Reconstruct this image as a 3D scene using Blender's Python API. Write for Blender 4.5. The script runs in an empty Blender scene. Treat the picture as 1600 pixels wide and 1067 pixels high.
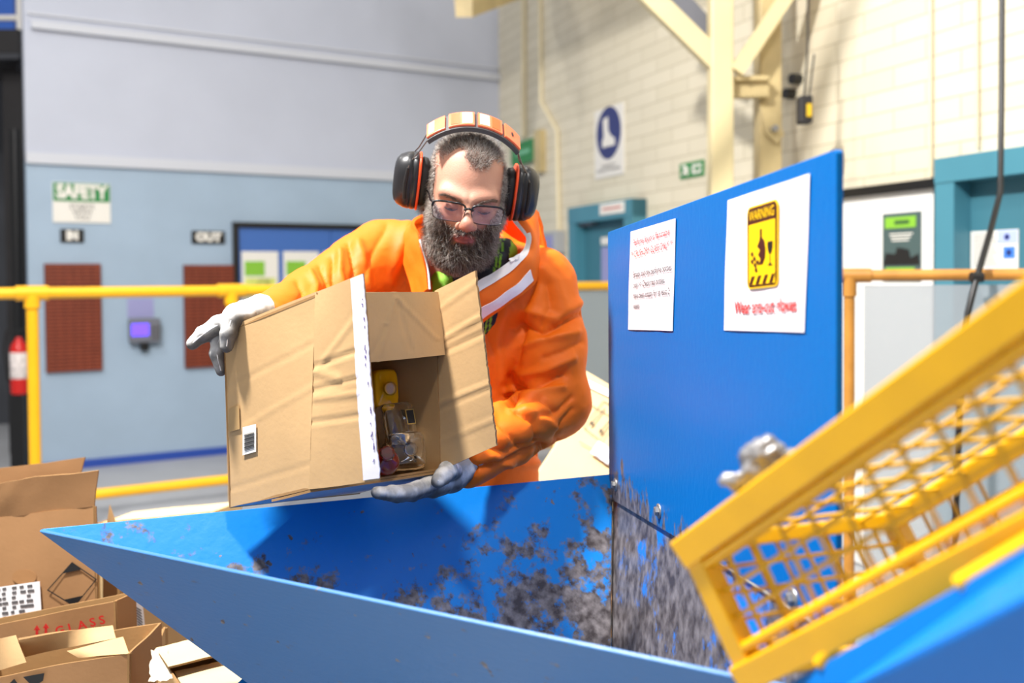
import bpy, math, random
import numpy as np
from mathutils import Vector, Matrix, noise as mnoise
random.seed(7); RNG = np.random.default_rng(7)
SC = bpy.context.scene; COL = SC.collection
PI = math.pi

# ------------------------------------------------------------------ camera
F_PX, CX = 1556.0, 800.0
PITCH, ROLL = math.radians(1.5), math.radians(0.4)
CAM = np.array([0.0, 0.0, 1.5])
PY = 433.0 + F_PX * math.tan(PITCH)          # principal row
_R0 = np.array([1.0, 0, 0]); _U0 = np.array([0, math.sin(PITCH), math.cos(PITCH)])
CF = np.array([0, math.cos(PITCH), -math.sin(PITCH)])
CR = math.cos(ROLL) * _R0 - math.sin(ROLL) * _U0
CU = math.sin(ROLL) * _R0 + math.cos(ROLL) * _U0
def ray(px, py):
    return CF + (px - CX) / F_PX * CR - (py - PY) / F_PX * CU
def at(px, py, D):
    r = ray(px, py); return CAM + r * (D / r[1])
def on_z(px, py, z):
    r = ray(px, py); return CAM + r * ((z - CAM[2]) / r[2])
def on_plane(px, py, o, n):
    r = ray(px, py); return CAM + r * (np.dot(np.asarray(o) - CAM, n) / np.dot(r, n))
def project(P):
    d = np.asarray(P) - CAM
    w = d @ CF
    return np.stack([CX + F_PX * (d @ CR) / w, PY - F_PX * (d @ CU) / w, w], -1)
def unit(v):
    v = np.asarray(v, float); return v / np.linalg.norm(v)

cam_d = bpy.data.cameras.new('camera'); cam = bpy.data.objects.new('camera', cam_d); COL.objects.link(cam)
m = Matrix.Identity(4)
for i in range(3):
    m[i][0] = CR[i]; m[i][1] = CU[i]; m[i][2] = -CF[i]; m[i][3] = CAM[i]
cam.matrix_world = m
cam_d.sensor_width = 36.0; cam_d.lens = F_PX / 1600 * 36.0
cam_d.shift_y = -(533.5 - PY) / 1600
cam_d.clip_start = 0.05
cam_d.dof.use_dof = True; cam_d.dof.focus_distance = 1.68; cam_d.dof.aperture_fstop = 2.8
SC.camera = cam
SC.view_settings.view_transform = 'Standard'; SC.view_settings.look = 'None'
SC.view_settings.gamma = 1.0; SC.view_settings.use_curve_mapping = False

# ------------------------------------------------------------------ materials
def srgb(r, g, b):
    f = lambda c: (c / 12.92 if c <= 0.04045 else ((c + 0.055) / 1.055) ** 2.4)
    return (f(r / 255), f(g / 255), f(b / 255), 1.0)
def newmat(name):
    mt = bpy.data.materials.new(name); mt.use_nodes = True
    nt = mt.node_tree; return mt, nt, nt.nodes['Principled BSDF']
def mat(name, col, rough=0.5, metal=0.0, var=0.0, vscale=8.0, bump=0.0, bscale=60.0, spec=None, emit=None, estr=1.0, stretch=None, coat=0.0, sheen=0.0):
    mt, nt, b = newmat(name)
    N, L = nt.nodes, nt.links
    b.inputs['Base Color'].default_value = col; b.inputs['Roughness'].default_value = rough
    b.inputs['Metallic'].default_value = metal
    if spec is not None: b.inputs['Specular IOR Level'].default_value = spec
    if coat: b.inputs['Coat Weight'].default_value = coat
    if sheen: b.inputs['Sheen Weight'].default_value = sheen
    if emit: b.inputs['Emission Color'].default_value = emit; b.inputs['Emission Strength'].default_value = estr
    tc = N.new('ShaderNodeTexCoord'); vec = tc.outputs['Object']
    if stretch:
        mp = N.new('ShaderNodeMapping'); mp.inputs['Scale'].default_value = stretch
        L.new(vec, mp.inputs['Vector']); vec = mp.outputs['Vector']
    if var:
        nz = N.new('ShaderNodeTexNoise'); nz.inputs['Scale'].default_value = vscale; nz.inputs['Detail'].default_value = 6
        L.new(vec, nz.inputs['Vector'])
        rp = N.new('ShaderNodeValToRGB'); rp.color_ramp.elements[0].position = .3; rp.color_ramp.elements[1].position = .7
        rp.color_ramp.elements[0].color = tuple(c * (1 - var) for c in col[:3]) + (1,)
        rp.color_ramp.elements[1].color = tuple(min(1, c * (1 + var)) for c in col[:3]) + (1,)
        L.new(nz.outputs['Fac'], rp.inputs['Fac']); L.new(rp.outputs['Color'], b.inputs['Base Color'])
    if bump:
        nz = N.new('ShaderNodeTexNoise'); nz.inputs['Scale'].default_value = bscale; nz.inputs['Detail'].default_value = 4
        L.new(vec, nz.inputs['Vector'])
        bp = N.new('ShaderNodeBump'); bp.inputs['Strength'].default_value = bump; bp.inputs['Distance'].default_value = 0.01
        L.new(nz.outputs['Fac'], bp.inputs['Height']); L.new(bp.outputs['Normal'], b.inputs['Normal'])
    return mt
def attr_mat(name, rough=0.5, bump=0.0, bscale=200, sss=0.0, spec=0.5):
    mt, nt, b = newmat(name); N, L = nt.nodes, nt.links
    a = N.new('ShaderNodeAttribute'); a.attribute_name = 'Col'
    L.new(a.outputs['Color'], b.inputs['Base Color'])
    b.inputs['Roughness'].default_value = rough; b.inputs['Specular IOR Level'].default_value = spec
    if sss:
        b.inputs['Subsurface Weight'].default_value = sss; b.inputs['Subsurface Radius'].default_value = (.012, .005, .003); b.inputs['Subsurface Scale'].default_value = 1.0
    if bump:
        tc = N.new('ShaderNodeTexCoord'); nz = N.new('ShaderNodeTexNoise'); nz.inputs['Scale'].default_value = bscale; nz.inputs['Detail'].default_value = 3
        L.new(tc.outputs['Object'], nz.inputs['Vector'])
        bp = N.new('ShaderNodeBump'); bp.inputs['Strength'].default_value = bump; bp.inputs['Distance'].default_value = 0.004
        L.new(nz.outputs['Fac'], bp.inputs['Height']); L.new(bp.outputs['Normal'], b.inputs['Normal'])
    return mt

# ------------------------------------------------------------------ objects
def tag(o, label=None, cat=None, group=None, kind=None):
    if label: o['label'] = label
    if cat: o['category'] = cat
    if group: o['group'] = group
    if kind: o['kind'] = kind
    return o
def empty(name, loc, label, cat, group=None):
    o = bpy.data.objects.new(name, None); COL.objects.link(o); o.location = tuple(loc); o.empty_display_size = .1
    return tag(o, label, cat, group)
def link(name, me, mats, parent=None, smooth=False):
    if not isinstance(mats, (list, tuple)): mats = [mats]
    for mm in mats: me.materials.append(mm)
    o = bpy.data.objects.new(name, me); COL.objects.link(o)
    if smooth:
        me.polygons.foreach_set('use_smooth', [True] * len(me.polygons))
    if parent is not None:
        o.parent = parent
        o.matrix_parent_inverse = WORLD(parent).inverted()
    return o
def WORLD(o):
    mtx = o.matrix_basis.copy()
    while o.parent is not None:
        mtx = o.parent.matrix_basis @ o.matrix_parent_inverse @ mtx; o = o.parent
    return mtx
class MB:
    """collects boxes, prisms and tubes into one mesh"""
    def __init__(s): s.v = []; s.f = []; s.mi = []; s.sm = []
    def add(s, V, Fc, mi=0, sm=False):
        o = len(s.v); s.v += [tuple(map(float, p)) for p in V]
        for f in Fc: s.f.append(tuple(o + i for i in f)); s.mi.append(mi); s.sm.append(sm)
        return s
    def hexa(s, P, mi=0):
        """8 corners: 0-3 bottom loop, 4-7 top loop"""
        return s.add(P, [(3, 2, 1, 0), (4, 5, 6, 7), (0, 1, 5, 4), (1, 2, 6, 5), (2, 3, 7, 6), (3, 0, 4, 7)], mi)
    def box(s, o, u, v, n, a, b, mi=0):
        """box in a frame: origin o, axes u v n, from a=(u,v,n) to b"""
        o, u, v, n = map(np.asarray, (o, u, v, n)); P = []
        for w in (a[2], b[2]):
            for (x, y) in ((a[0], a[1]), (b[0], a[1]), (b[0], b[1]), (a[0], b[1])):
                P.append(o + u * x + v * y + n * w)
        if np.dot(np.cross(u, v), n) * (b[2] - a[2]) * (b[0] - a[0]) * (b[1] - a[1]) < 0: P = P[4:] + P[:4]
        return s.hexa(P, mi)
    def wbox(s, a, b, mi=0): return s.box((0, 0, 0), (1, 0, 0), (0, 1, 0), (0, 0, 1), a, b, mi)
    def prism(s, poly, off, mi=0):
        poly = [np.asarray(p, float) for p in poly]; n = len(poly); off = np.asarray(off, float)
        nn = np.zeros(3)
        for i in range(n): nn += np.cross(poly[i], poly[(i + 1) % n])
        V = poly + [p + off for p in poly]
        Fc = [tuple(range(n - 1, -1, -1)), tuple(range(n, 2 * n))] + [(i, (i + 1) % n, n + (i + 1) % n, n + i) for i in range(n)]
        if np.dot(nn, off) < 0: Fc = [f[::-1] for f in Fc]
        return s.add(V, Fc, mi)
    def tube(s, pts, r, n=10, mi=0, caps=True, sm=True):
        pts = [np.asarray(p, float) for p in pts]; k = len(pts)
        rs = r if hasattr(r, '__len__') else [r] * k
        T = []
        for i in range(k):
            d = pts[min(k - 1, i + 1)] - pts[max(0, i - 1)]; T.append(d / (np.linalg.norm(d) + 1e-12))
        a = np.array([0, 0, 1.0]) if abs(T[0][2]) < .9 else np.array([1.0, 0, 0])
        V = []
        for i in range(k):
            a = a - T[i] * np.dot(a, T[i]); a /= np.linalg.norm(a); bb = np.cross(T[i], a)
            for j in range(n):
                t = 2 * PI * j / n; V.append(pts[i] + rs[i] * (math.cos(t) * a + math.sin(t) * bb))
        Fc = [(i * n + j, i * n + (j + 1) % n, (i + 1) * n + (j + 1) % n, (i + 1) * n + j) for i in range(k - 1) for j in range(n)]
        s.add(V, Fc, mi, sm)
        if caps:
            s.add(V[:n], [tuple(range(n - 1, -1, -1))], mi); s.add(V[-n:], [tuple(range(n))], mi)
        return s
    def loft(s, rings, mi=0, sm=True, caps=True):
        n = len(rings[0]); V = [p for r in rings for p in r]
        Fc = [(i * n + j, i * n + (j + 1) % n, (i + 1) * n + (j + 1) % n, (i + 1) * n + j) for i in range(len(rings) - 1) for j in range(n)]
        s.add(V, Fc, mi, sm)
        if caps: s.add(rings[0], [tuple(range(n - 1, -1, -1))], mi); s.add(rings[-1], [tuple(range(n))], mi)
        return s
    def lathe(s, o, axis, prof, n=20, mi=0, sm=True):
        """prof: list of (radius, height along axis)"""
        ax = unit(axis); a = np.cross(ax, [0, 0, 1.0])
        if np.linalg.norm(a) < 1e-3: a = np.array([1.0, 0, 0])
        a = unit(a); bb = np.cross(ax, a)
        rings = [[np.asarray(o) + ax * h + r * (math.cos(2 * PI * j / n) * a + math.sin(2 * PI * j / n) * bb) for j in range(n)] for r, h in prof]
        return s.loft(rings, mi, sm)
    def sheet(s, fn, nu, nv, th, mi=0, sm=True, mi_back=None, mi_edge=None):
        """thick curved sheet: fn(u,v)->point, thickness th (to the back of the front normal du x dv)"""
        G = np.array([[fn(i / nu, j / nv) for j in range(nv + 1)] for i in range(nu + 1)])
        du = np.gradient(G, axis=0); dv = np.gradient(G, axis=1)
        Nn = np.cross(du, dv); Nn /= (np.linalg.norm(Nn, axis=2, keepdims=True) + 1e-12)
        Bk = G - Nn * th; W = nv + 1
        idx = lambda i, j: i * W + j
        M = (nu + 1) * W
        V = list(G.reshape(-1, 3)) + list(Bk.reshape(-1, 3))
        o = len(s.v); s.v += [tuple(map(float, p)) for p in V]
        rim = {}
        def put(f, mm, smm):
            if not smm and mm == me_ and len(f) == 4 and rimmode[0]:
                g = []
                for q in f:
                    if q not in rim: rim[q] = len(s.v); s.v.append(tuple(map(float, V[q])))
                    g.append(rim[q])
                s.f.append(tuple(g))
            else: s.f.append(tuple(o + q for q in f))
            s.mi.append(mm); s.sm.append(smm)
        rimmode = [False]
        mb_ = mi if mi_back is None else mi_back; me_ = mi if mi_edge is None else mi_edge
        for i in range(nu):
            for j in range(nv):
                q = (idx(i, j), idx(i + 1, j), idx(i + 1, j + 1), idx(i, j + 1))
                put(q, mi, sm); put(tuple(M + x for x in q[::-1]), mb_, sm)
        rimmode[0] = True
        for i in range(nu):
            put((idx(i + 1, 0), idx(i, 0), M + idx(i, 0), M + idx(i + 1, 0)), me_, False)
            put((idx(i, nv), idx(i + 1, nv), M + idx(i + 1, nv), M + idx(i, nv)), me_, False)
        for j in range(nv):
            put((idx(0, j), idx(0, j + 1), M + idx(0, j + 1), M + idx(0, j)), me_, False)
            put((idx(nu, j + 1), idx(nu, j), M + idx(nu, j), M + idx(nu, j + 1)), me_, False)
        return s
    def build(s, name, mats, parent=None, bevel=0.0):
        me = bpy.data.meshes.new(name); me.from_pydata(s.v, [], s.f)
        me.polygons.foreach_set('material_index', s.mi); me.polygons.foreach_set('use_smooth', s.sm)
        me.update(); o = link(name, me, mats, parent)
        if bevel:
            md = o.modifiers.new('bevel', 'BEVEL'); md.width = bevel; md.segments = 2; md.limit_method = 'ANGLE'
        return o
def bilin(p00, p10, p11, p01):
    p00, p10, p11, p01 = [np.asarray(p, float) for p in (p00, p10, p11, p01)]
    return lambda u, v: p00 * (1 - u) * (1 - v) + p10 * u * (1 - v) + p11 * u * v + p01 * (1 - u) * v

class Frame:
    """a flat frame in the place: origin, u axis, v axis, n towards the viewer"""
    def __init__(s, o, u, v=(0, 0, 1)):
        s.o = np.asarray(o, float); s.u = unit(u); s.v = unit(v); s.n = unit(np.cross(s.u, s.v))
        if np.dot(s.n, CAM - s.o) < 0: s.n = -s.n
    def uv(s, px, py):
        d = on_plane(px, py, s.o, s.n) - s.o
        a = np.array([[1, np.dot(s.u, s.v)], [np.dot(s.u, s.v), 1]])
        return np.linalg.solve(a, [np.dot(d, s.u), np.dot(d, s.v)])
    def p(s, u, v, n=0.0): return s.o + s.u * u + s.v * v + s.n * n
    def box(s, mb, u0, v0, u1, v1, n0, n1, mi=0): return mb.box(s.o, s.u, s.v, s.n, (u0, v0, n0), (u1, v1, n1), mi)
    def pxbox(s, x0, y0, x1, y1):
        """frame rectangle seen at these photograph pixels (u0,v0,u1,v1)"""
        xm, ym = (x0 + x1) / 2, (y0 + y1) / 2
        a, b = s.uv(x0, ym)[0], s.uv(x1, ym)[0]; c, d = s.uv(xm, y1)[1], s.uv(xm, y0)[1]
        return min(a, b), min(c, d), max(a, b), max(c, d)
    def poly(s, mb, pts, n0, n1, mi=0): return mb.prism([s.p(u, v, n0) for u, v in pts], s.n * (n1 - n0), mi)
def text(name, body, fr, u, v, size, mt, parent, n=0.002, align='CENTER', sx=1.0, flip=False, rot=0.0, bold=0.0, spacing=1.0, fit=None):
    """lettering lying on a frame at (u,v); sx squeezes; flip when u runs to the reader's left"""
    cu = bpy.data.curves.new('t', 'FONT'); cu.body = body; cu.size = size; cu.align_x = align; cu.align_y = 'CENTER'
    cu.offset = bold; cu.space_line = spacing; cu.resolution_u = 3
    to = bpy.data.objects.new('t', cu); COL.objects.link(to)
    dg = bpy.context.evaluated_depsgraph_get(); dg.update()
    me = bpy.data.meshes.new_from_object(to.evaluated_get(dg)); bpy.data.objects.remove(to); bpy.data.curves.remove(cu)
    c, s_ = math.cos(rot), math.sin(rot); uu = -fr.u if flip else fr.u
    O = fr.p(u, v, n)
    if fit and len(me.vertices):
        xs_ = [vt.co.x for vt in me.vertices]; sx = fit / (max(xs_) - min(xs_))
    for vt in me.vertices:
        x, y = vt.co.x * sx, vt.co.y
        x, y = x * c - y * s_, x * s_ + y * c
        vt.co = Vector(O + uu * x + fr.v * y)
    me.materials.clear()
    # front faces the viewer
    me.update()
    if len(me.polygons) and np.dot(np.array(me.polygons[0].normal), fr.n) < 0: me.flip_normals()
    me.name = name
    return link(name, me, mt, parent)

# ------------------------------------------------------------------ signed-distance modelling
def smin(a, b, k):
    h = np.clip(.5 + .5 * (b - a) / k, 0, 1); return b * (1 - h) + a * h - k * h * (1 - h)
def smax(a, b, k): return -smin(-a, -b, k)
def cap(P, a, b, ra, rb=None):
    rb = ra if rb is None else rb
    a = np.asarray(a, np.float32); b = np.asarray(b, np.float32); ba = b - a
    pa = P - a; t = np.clip(pa @ ba / max(1e-9, float(ba @ ba)), 0, 1).astype(np.float32)
    d = pa - t[:, None] * ba
    return np.sqrt(np.einsum('ij,ij->i', d, d)) - (ra + t * (rb - ra))
def ell(P, c, r, R=None):
    q = P - np.asarray(c, np.float32)
    if R is not None: q = q @ np.asarray(R, np.float32)
    r = np.asarray(r, np.float32)
    q1 = q / r; k0 = np.sqrt(np.einsum('ij,ij->i', q1, q1)); q2 = q1 / r; k1 = np.sqrt(np.einsum('ij,ij->i', q2, q2)) + 1e-9
    return k0 * (k0 - 1) / k1
def chain(P, pts, rs, k=0.01):
    d = None
    for i in range(len(pts) - 1):
        c = cap(P, pts[i], pts[i + 1], rs[i], rs[i + 1]); d = c if d is None else np.minimum(d, c) if k == 0 else smin(d, c, k)
    return d
def grid(xs, ys, zs):
    X, Y, Z = np.meshgrid(xs, ys, zs, indexing='ij'); return np.stack([X, Y, Z], -1).reshape(-1, 3).astype(np.float32)
def arange(a, b, h): return np.linspace(a, b, int(round((b - a) / h)) + 1)
def nets(f, xs, ys, zs):
    """surface nets on a rectilinear grid: vertices (N,3), quads (M,4)"""
    nx, ny, nz = len(xs), len(ys), len(zs); f = f.reshape(nx, ny, nz); S = f < 0
    cnt = np.zeros((nx - 1, ny - 1, nz - 1), np.int8)
    for a in (0, 1):
        for b in (0, 1):
            for c in (0, 1): cnt += S[a:nx - 1 + a, b:ny - 1 + b, c:nz - 1 + c]
    act = (cnt > 0) & (cnt < 8); ijk = np.argwhere(act); vid = -np.ones(act.shape, np.int64); vid[act] = np.arange(len(ijk))
    C = [(a, b, c) for a in (0, 1) for b in (0, 1) for c in (0, 1)]
    acc = np.zeros((len(ijk), 3)); num = np.zeros(len(ijk))
    G = lambda c: f[ijk[:, 0] + c[0], ijk[:, 1] + c[1], ijk[:, 2] + c[2]]
    for i in range(8):
        for ax in range(3):
            a = C[i]
            if a[ax]: continue
            b = list(a); b[ax] = 1
            fa, fb = G(a), G(b); mk = (fa < 0) != (fb < 0)
            t = np.where(mk, fa / np.where(mk, fa - fb, 1), 0)
            p = np.array(a, float)[None].repeat(len(ijk), 0); p[:, ax] += t
            acc[mk] += p[mk]; num[mk] += 1
    loc = acc / num[:, None]
    V = np.stack([np.asarray(g)[ijk[:, d]] * (1 - loc[:, d]) + np.asarray(g)[ijk[:, d] + 1] * loc[:, d] for d, g in enumerate((xs, ys, zs))], -1)
    Q = []
    def quads(e, d1, d2, inner):
        flip = inner
        A = np.argwhere(e)
        if not len(A): return
        def cell(o1, o2):
            q = A.copy(); q[:, d1] -= o1; q[:, d2] -= o2; return vid[q[:, 0], q[:, 1], q[:, 2]]
        q = np.stack([cell(1, 1), cell(0, 1), cell(0, 0), cell(1, 0)], -1)
        fl = flip[A[:, 0], A[:, 1], A[:, 2]]
        q[~fl] = q[~fl][:, ::-1]; Q.append(q)
    for ax, d1, d2 in ((0, 1, 2), (1, 2, 0), (2, 0, 1)):
        sl0 = [slice(None)] * 3; sl1 = [slice(None)] * 3; sl0[ax] = slice(0, -1); sl1[ax] = slice(1, None)
        e = S[tuple(sl0)] != S[tuple(sl1)]; inn = S[tuple(sl0)].copy()
        for d in (d1, d2):
            k = [slice(None)] * 3; k[d] = slice(0, 1); e[tuple(k)] = False
            k[d] = slice(-1, None); e[tuple(k)] = False
        quads(e, d1, d2, inn)
    return V, np.concatenate(Q)
def np_mesh(name, V, Q, mats, parent=None, col=None, mi=None, smooth=True):
    me = bpy.data.meshes.new(name); n, k = Q.shape
    me.vertices.add(len(V)); me.vertices.foreach_set('co', np.asarray(V, np.float32).ravel())
    me.loops.add(n * k); me.loops.foreach_set('vertex_index', Q.astype(np.int32).ravel())
    me.polygons.add(n); me.polygons.foreach_set('loop_start', np.arange(0, n * k, k, dtype=np.int32))
    me.update(calc_edges=True)
    if mi is not None: me.polygons.foreach_set('material_index', np.asarray(mi, np.int32))
    if smooth: me.polygons.foreach_set('use_smooth', np.ones(n, bool))
    if col is not None:
        at_ = me.color_attributes.new('Col', 'FLOAT_COLOR', 'POINT')
        c4 = np.ones((len(V), 4), np.float32); c4[:, :3] = col; at_.data.foreach_set('color', c4.ravel())
    me.validate(); me.update()
    return link(name, me, mats, parent)
def vnormals(V, Q):
    n = np.cross(V[Q[:, 2]] - V[Q[:, 0]], V[Q[:, 3]] - V[Q[:, 1]]); N = np.zeros_like(V)
    for c in range(4): np.add.at(N, Q[:, c], n)
    return N / (np.linalg.norm(N, axis=1, keepdims=True) + 1e-12)
def smooth_v(V, Q, it=1, lam=.5):
    e = np.concatenate([Q[:, [0, 1]], Q[:, [1, 2]], Q[:, [2, 3]], Q[:, [3, 0]]])
    for _ in range(it):
        A = np.zeros_like(V); c = np.zeros(len(V))
        np.add.at(A, e[:, 0], V[e[:, 1]]); np.add.at(c, e[:, 0], 1); np.add.at(A, e[:, 1], V[e[:, 0]]); np.add.at(c, e[:, 1], 1)
        V = V * (1 - lam) + lam * A / np.maximum(c, 1)[:, None]
    return V
def sstep(a, b, x):
    t = np.clip((x - a) / (b - a), 0, 1); return t * t * (3 - 2 * t)
def fbm(P, scale, octs=3):
    return np.array([mnoise.fractal(Vector(p) * scale, 1.0, 2.0, octs, noise_basis='PERLIN_ORIGINAL') for p in P])
# ================================================================== the hall
Z3 = np.array([0, 0, 1.0])
M = {}
M['floor'] = mat('floor_concrete', srgb(172, 173, 176), .45, var=.06, vscale=3)
M['blue_low'] = mat('blue_paint_lower', srgb(158, 178, 198), .5, var=.05, vscale=2.5)
M['blue_up'] = mat('blue_paint_upper', srgb(188, 193, 208), .5, var=.03, vscale=2)
M['trim'] = mat('trim_paint', srgb(200, 203, 212), .4)
M['kick'] = mat('kick_blue', srgb(38, 74, 165), .4)
M['black'] = mat('black_paint', srgb(14, 14, 16), .4)
M['dark'] = mat('dark_grey_cladding', srgb(62, 64, 70), .5, var=.2, vscale=2)
M['soot'] = mat('dark_steel', srgb(36, 33, 34), .6, var=.3, vscale=3)
M['white'] = mat('white_board', srgb(240, 239, 235), .45)
M['paper'] = mat('white_paper', srgb(240, 238, 240), .35, bump=.05, bscale=9)
M['cream_steel'] = mat('cream_steel', srgb(222, 206, 160), .4, var=.05, vscale=3)
M['cream_dirty'] = mat('cream_steel_dirty', srgb(200, 180, 132), .5, var=.15, vscale=5)
M['door_blue'] = mat('door_blue', srgb(62, 105, 178), .4)
M['teal'] = mat('teal_paint', srgb(72, 132, 150), .4, var=.05, vscale=2)
M['teal_dark'] = mat('teal_leaf', srgb(62, 116, 132), .45, var=.05, vscale=2)
M['green'] = mat('sign_green', srgb(20, 130, 62), .4)
M['lime'] = mat('poster_lime', srgb(132, 190, 55), .5)
M['limeyellow'] = mat('poster_yellow_green', srgb(205, 212, 110), .5, var=.35, vscale=14)
M['signwhite'] = mat('sign_white', srgb(232, 228, 220), .45)
M['navy'] = mat('sign_navy', srgb(36, 48, 110), .4)
M['ink'] = mat('ink_black', srgb(20, 20, 22), .5)
M['inkgrey'] = mat('ink_grey', srgb(90, 88, 90), .5)
M['red'] = mat('ink_red', srgb(196, 40, 36), .5)
M['grey'] = mat('grey_plastic', srgb(110, 112, 122), .4)
M['lilac'] = mat('lilac_notice', srgb(150, 150, 196), .5)
M['steel'] = mat('bright_steel', srgb(190, 190, 192), .3, metal=.9)
M['yellow_rail'] = mat('yellow_rail_paint', srgb(232, 172, 14), .35, var=.06, vscale=6)
M['worn_yellow'] = mat('worn_yellow_paint', srgb(186, 128, 50), .5, var=.25, vscale=9)
M['rack'] = mat('rack_rust_red', srgb(140, 62, 36), .5, var=.12, vscale=6)
M['rackdark'] = mat('rack_slot_dark', srgb(96, 40, 26), .6)

BW = Frame(on_z(150, 729, 0), (1.64, 1, 0))                 # pale blue partition
_c = at(1500, 433, 4.54); CW = Frame((_c[0], _c[1], 0), (.3985, -1, 0))   # cream block wall
# the two walls meet here
_uB = BW.uv(785, 300)[0]; _uL = BW.uv(43.5, 400)[0]
corner = BW.p(_uB, 0); CW_uL = np.dot(corner - CW.o, CW.u)

mb = MB(); mb.wbox((-9, -2.2, -.1), (5.5, 13.5, 0)); tag(mb.build('floor', M['floor']), kind='structure')
u0, v_trim, _, _ = BW.pxbox(300, 258, 302, 262)
mb = MB(); BW.box(mb, _uL, 0, _uB, v_trim, -.12, 0, 0); BW.box(mb, _uL, v_trim, _uB, 5.2, -.12, 0, 1)
tag(mb.build('wall_back', [M['blue_low'], M['blue_up']]), kind='structure')
mb = MB(); BW.box(mb, _uL, v_trim - .03, _uB, v_trim + .055, .0, .035); tag(mb.build('trim_1', M['trim']), kind='structure')
v2 = BW.uv(300, 62)[1]
mb = MB(); BW.box(mb, _uL + .05, v2 - .06, _uB, v2, .0, .05); BW.box(mb, _uL + .02, v2 + .05, _uB, v2 + .07, 0, .02); tag(mb.build('trim_2', M['trim']), kind='structure')
mb = MB(); BW.box(mb, _uL, 0, _uB, .065, .0, .02); tag(mb.build('baseboard_back', M['kick']), kind='structure')

# cream painted block wall
mt, nt, b = newmat('cream_block_wall'); N, L = nt.nodes, nt.links
tc = N.new('ShaderNodeTexCoord'); sp = N.new('ShaderNodeSeparateXYZ'); cb = N.new('ShaderNodeCombineXYZ')
L.new(tc.outputs['Object'], sp.inputs[0]); L.new(sp.outputs[0], cb.inputs[0]); L.new(sp.outputs[2], cb.inputs[1])
bt = N.new('ShaderNodeTexBrick'); bt.inputs['Scale'].default_value = 1; bt.inputs['Brick Width'].default_value = .42; bt.inputs['Row Height'].default_value = .105
bt.inputs['Mortar Size'].default_value = .004; bt.inputs['Mortar Smooth'].default_value = .5
bt.inputs['Color1'].default_value = srgb(226, 217, 194); bt.inputs['Color2'].default_value = srgb(219, 210, 186); bt.inputs['Mortar'].default_value = srgb(186, 174, 146)
L.new(cb.outputs[0], bt.inputs['Vector']); L.new(bt.outputs['Color'], b.inputs['Base Color'])
bp = N.new('ShaderNodeBump'); bp.inputs['Strength'].default_value = .5; bp.inputs['Distance'].default_value = .004; bp.invert = True
L.new(bt.outputs['Fac'], bp.inputs['Height']); L.new(bp.outputs['Normal'], b.inputs['Normal']); b.inputs['Roughness'].default_value = .5
M['block'] = mt
uR = 4.2
mb = MB(); mb.wbox((CW_uL - .4, -.15, 0), (uR, 0, 5.2)); wr = mb.build('wall_right', M['block'])
mm = Matrix.Identity(4)
nn = -CW.n
for i in range(3):
    mm[i][0] = CW.u[i]; mm[i][1] = CW.n[i]; mm[i][2] = Z3[i]; mm[i][3] = CW.o[i]
wr.matrix_world = mm; tag(wr, kind='structure')

# dark bay left of the partition, mezzanine above it
DL = Frame(at(20, 433, 10.4) * np.array([1, 1, 0]), (1, .12, 0))
mb = MB(); DL.box(mb, -4, 0, .55, 5.2, -.1, 0); tag(mb.build('wall_left', M['dark']), kind='structure')
mb = MB(); a = at(22, 433, 8.6); mb.wbox((a[0] - .07, a[1], 0), (a[0] + .1, a[1] + .15, at(-260, 92, 8.4)[2] - .031)); tag(mb.build('column', M['soot']), kind='structure')
mb = MB(); a = at(-260, 92, 8.4); b_ = at(38, 50, 8.4)
mb.wbox((a[0], 8.3, a[2] + .02), (b_[0], 9.5, b_[2]), 0); mb.wbox((a[0], 8.3, a[2] - .03), (b_[0], 8.4, a[2] + .015), 1)
mb.tube([at(22, 118, 8.8), at(40, 90, 8.35)], .02, mi=1)
o = mb.build('mezzanine_edge', [M['soot'], M['dark']]); tag(o, 'dark steel edge of a raised platform in the top left corner', 'platform')
e = empty('guard_rail', at(30, 50, 8.35), 'white tubular guard rail on the raised platform at top left', 'railing')
mb = MB(); p0 = at(33, 47, 8.35); p0[2] = b_[2] + .002; mb.tube([p0, p0 + Z3 * 1.05], .035); mb.build('post', M['signwhite'], e)
mb = MB(); q = at(33, 28, 8.35); mb.tube([q, q + np.array([-1.6, 0, 0])], .025); q = q + Z3 * .5; mb.tube([q, q + np.array([-1.6, 0, 0])], .025); mb.build('rail', M['signwhite'], e)
mb = MB(); q = at(8, 50, 8.7); mb.wbox((q[0] - 1.2, 8.75, b_[2] + .001), (q[0] + .05, 8.8, b_[2] + 1.0)); 
tag(mb.build('panel_board', mat('strong_blue_panel', srgb(60, 110, 205), .4)), 'strong blue board behind the white guard rail at top left', 'board')
mb = MB(); q = at(24, 50, 9.3); mb.wbox((q[0] - 3, 9.35, b_[2] + .001), (q[0] + .3, 9.4, b_[2] + 1.4)); o = mb.build('panel_sheet', mat('pale_lilac_sheet', srgb(196, 200, 222), .4))
tag(o, 'pale grey sheet wall at the back of the raised platform, top left', 'sheet')

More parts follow.
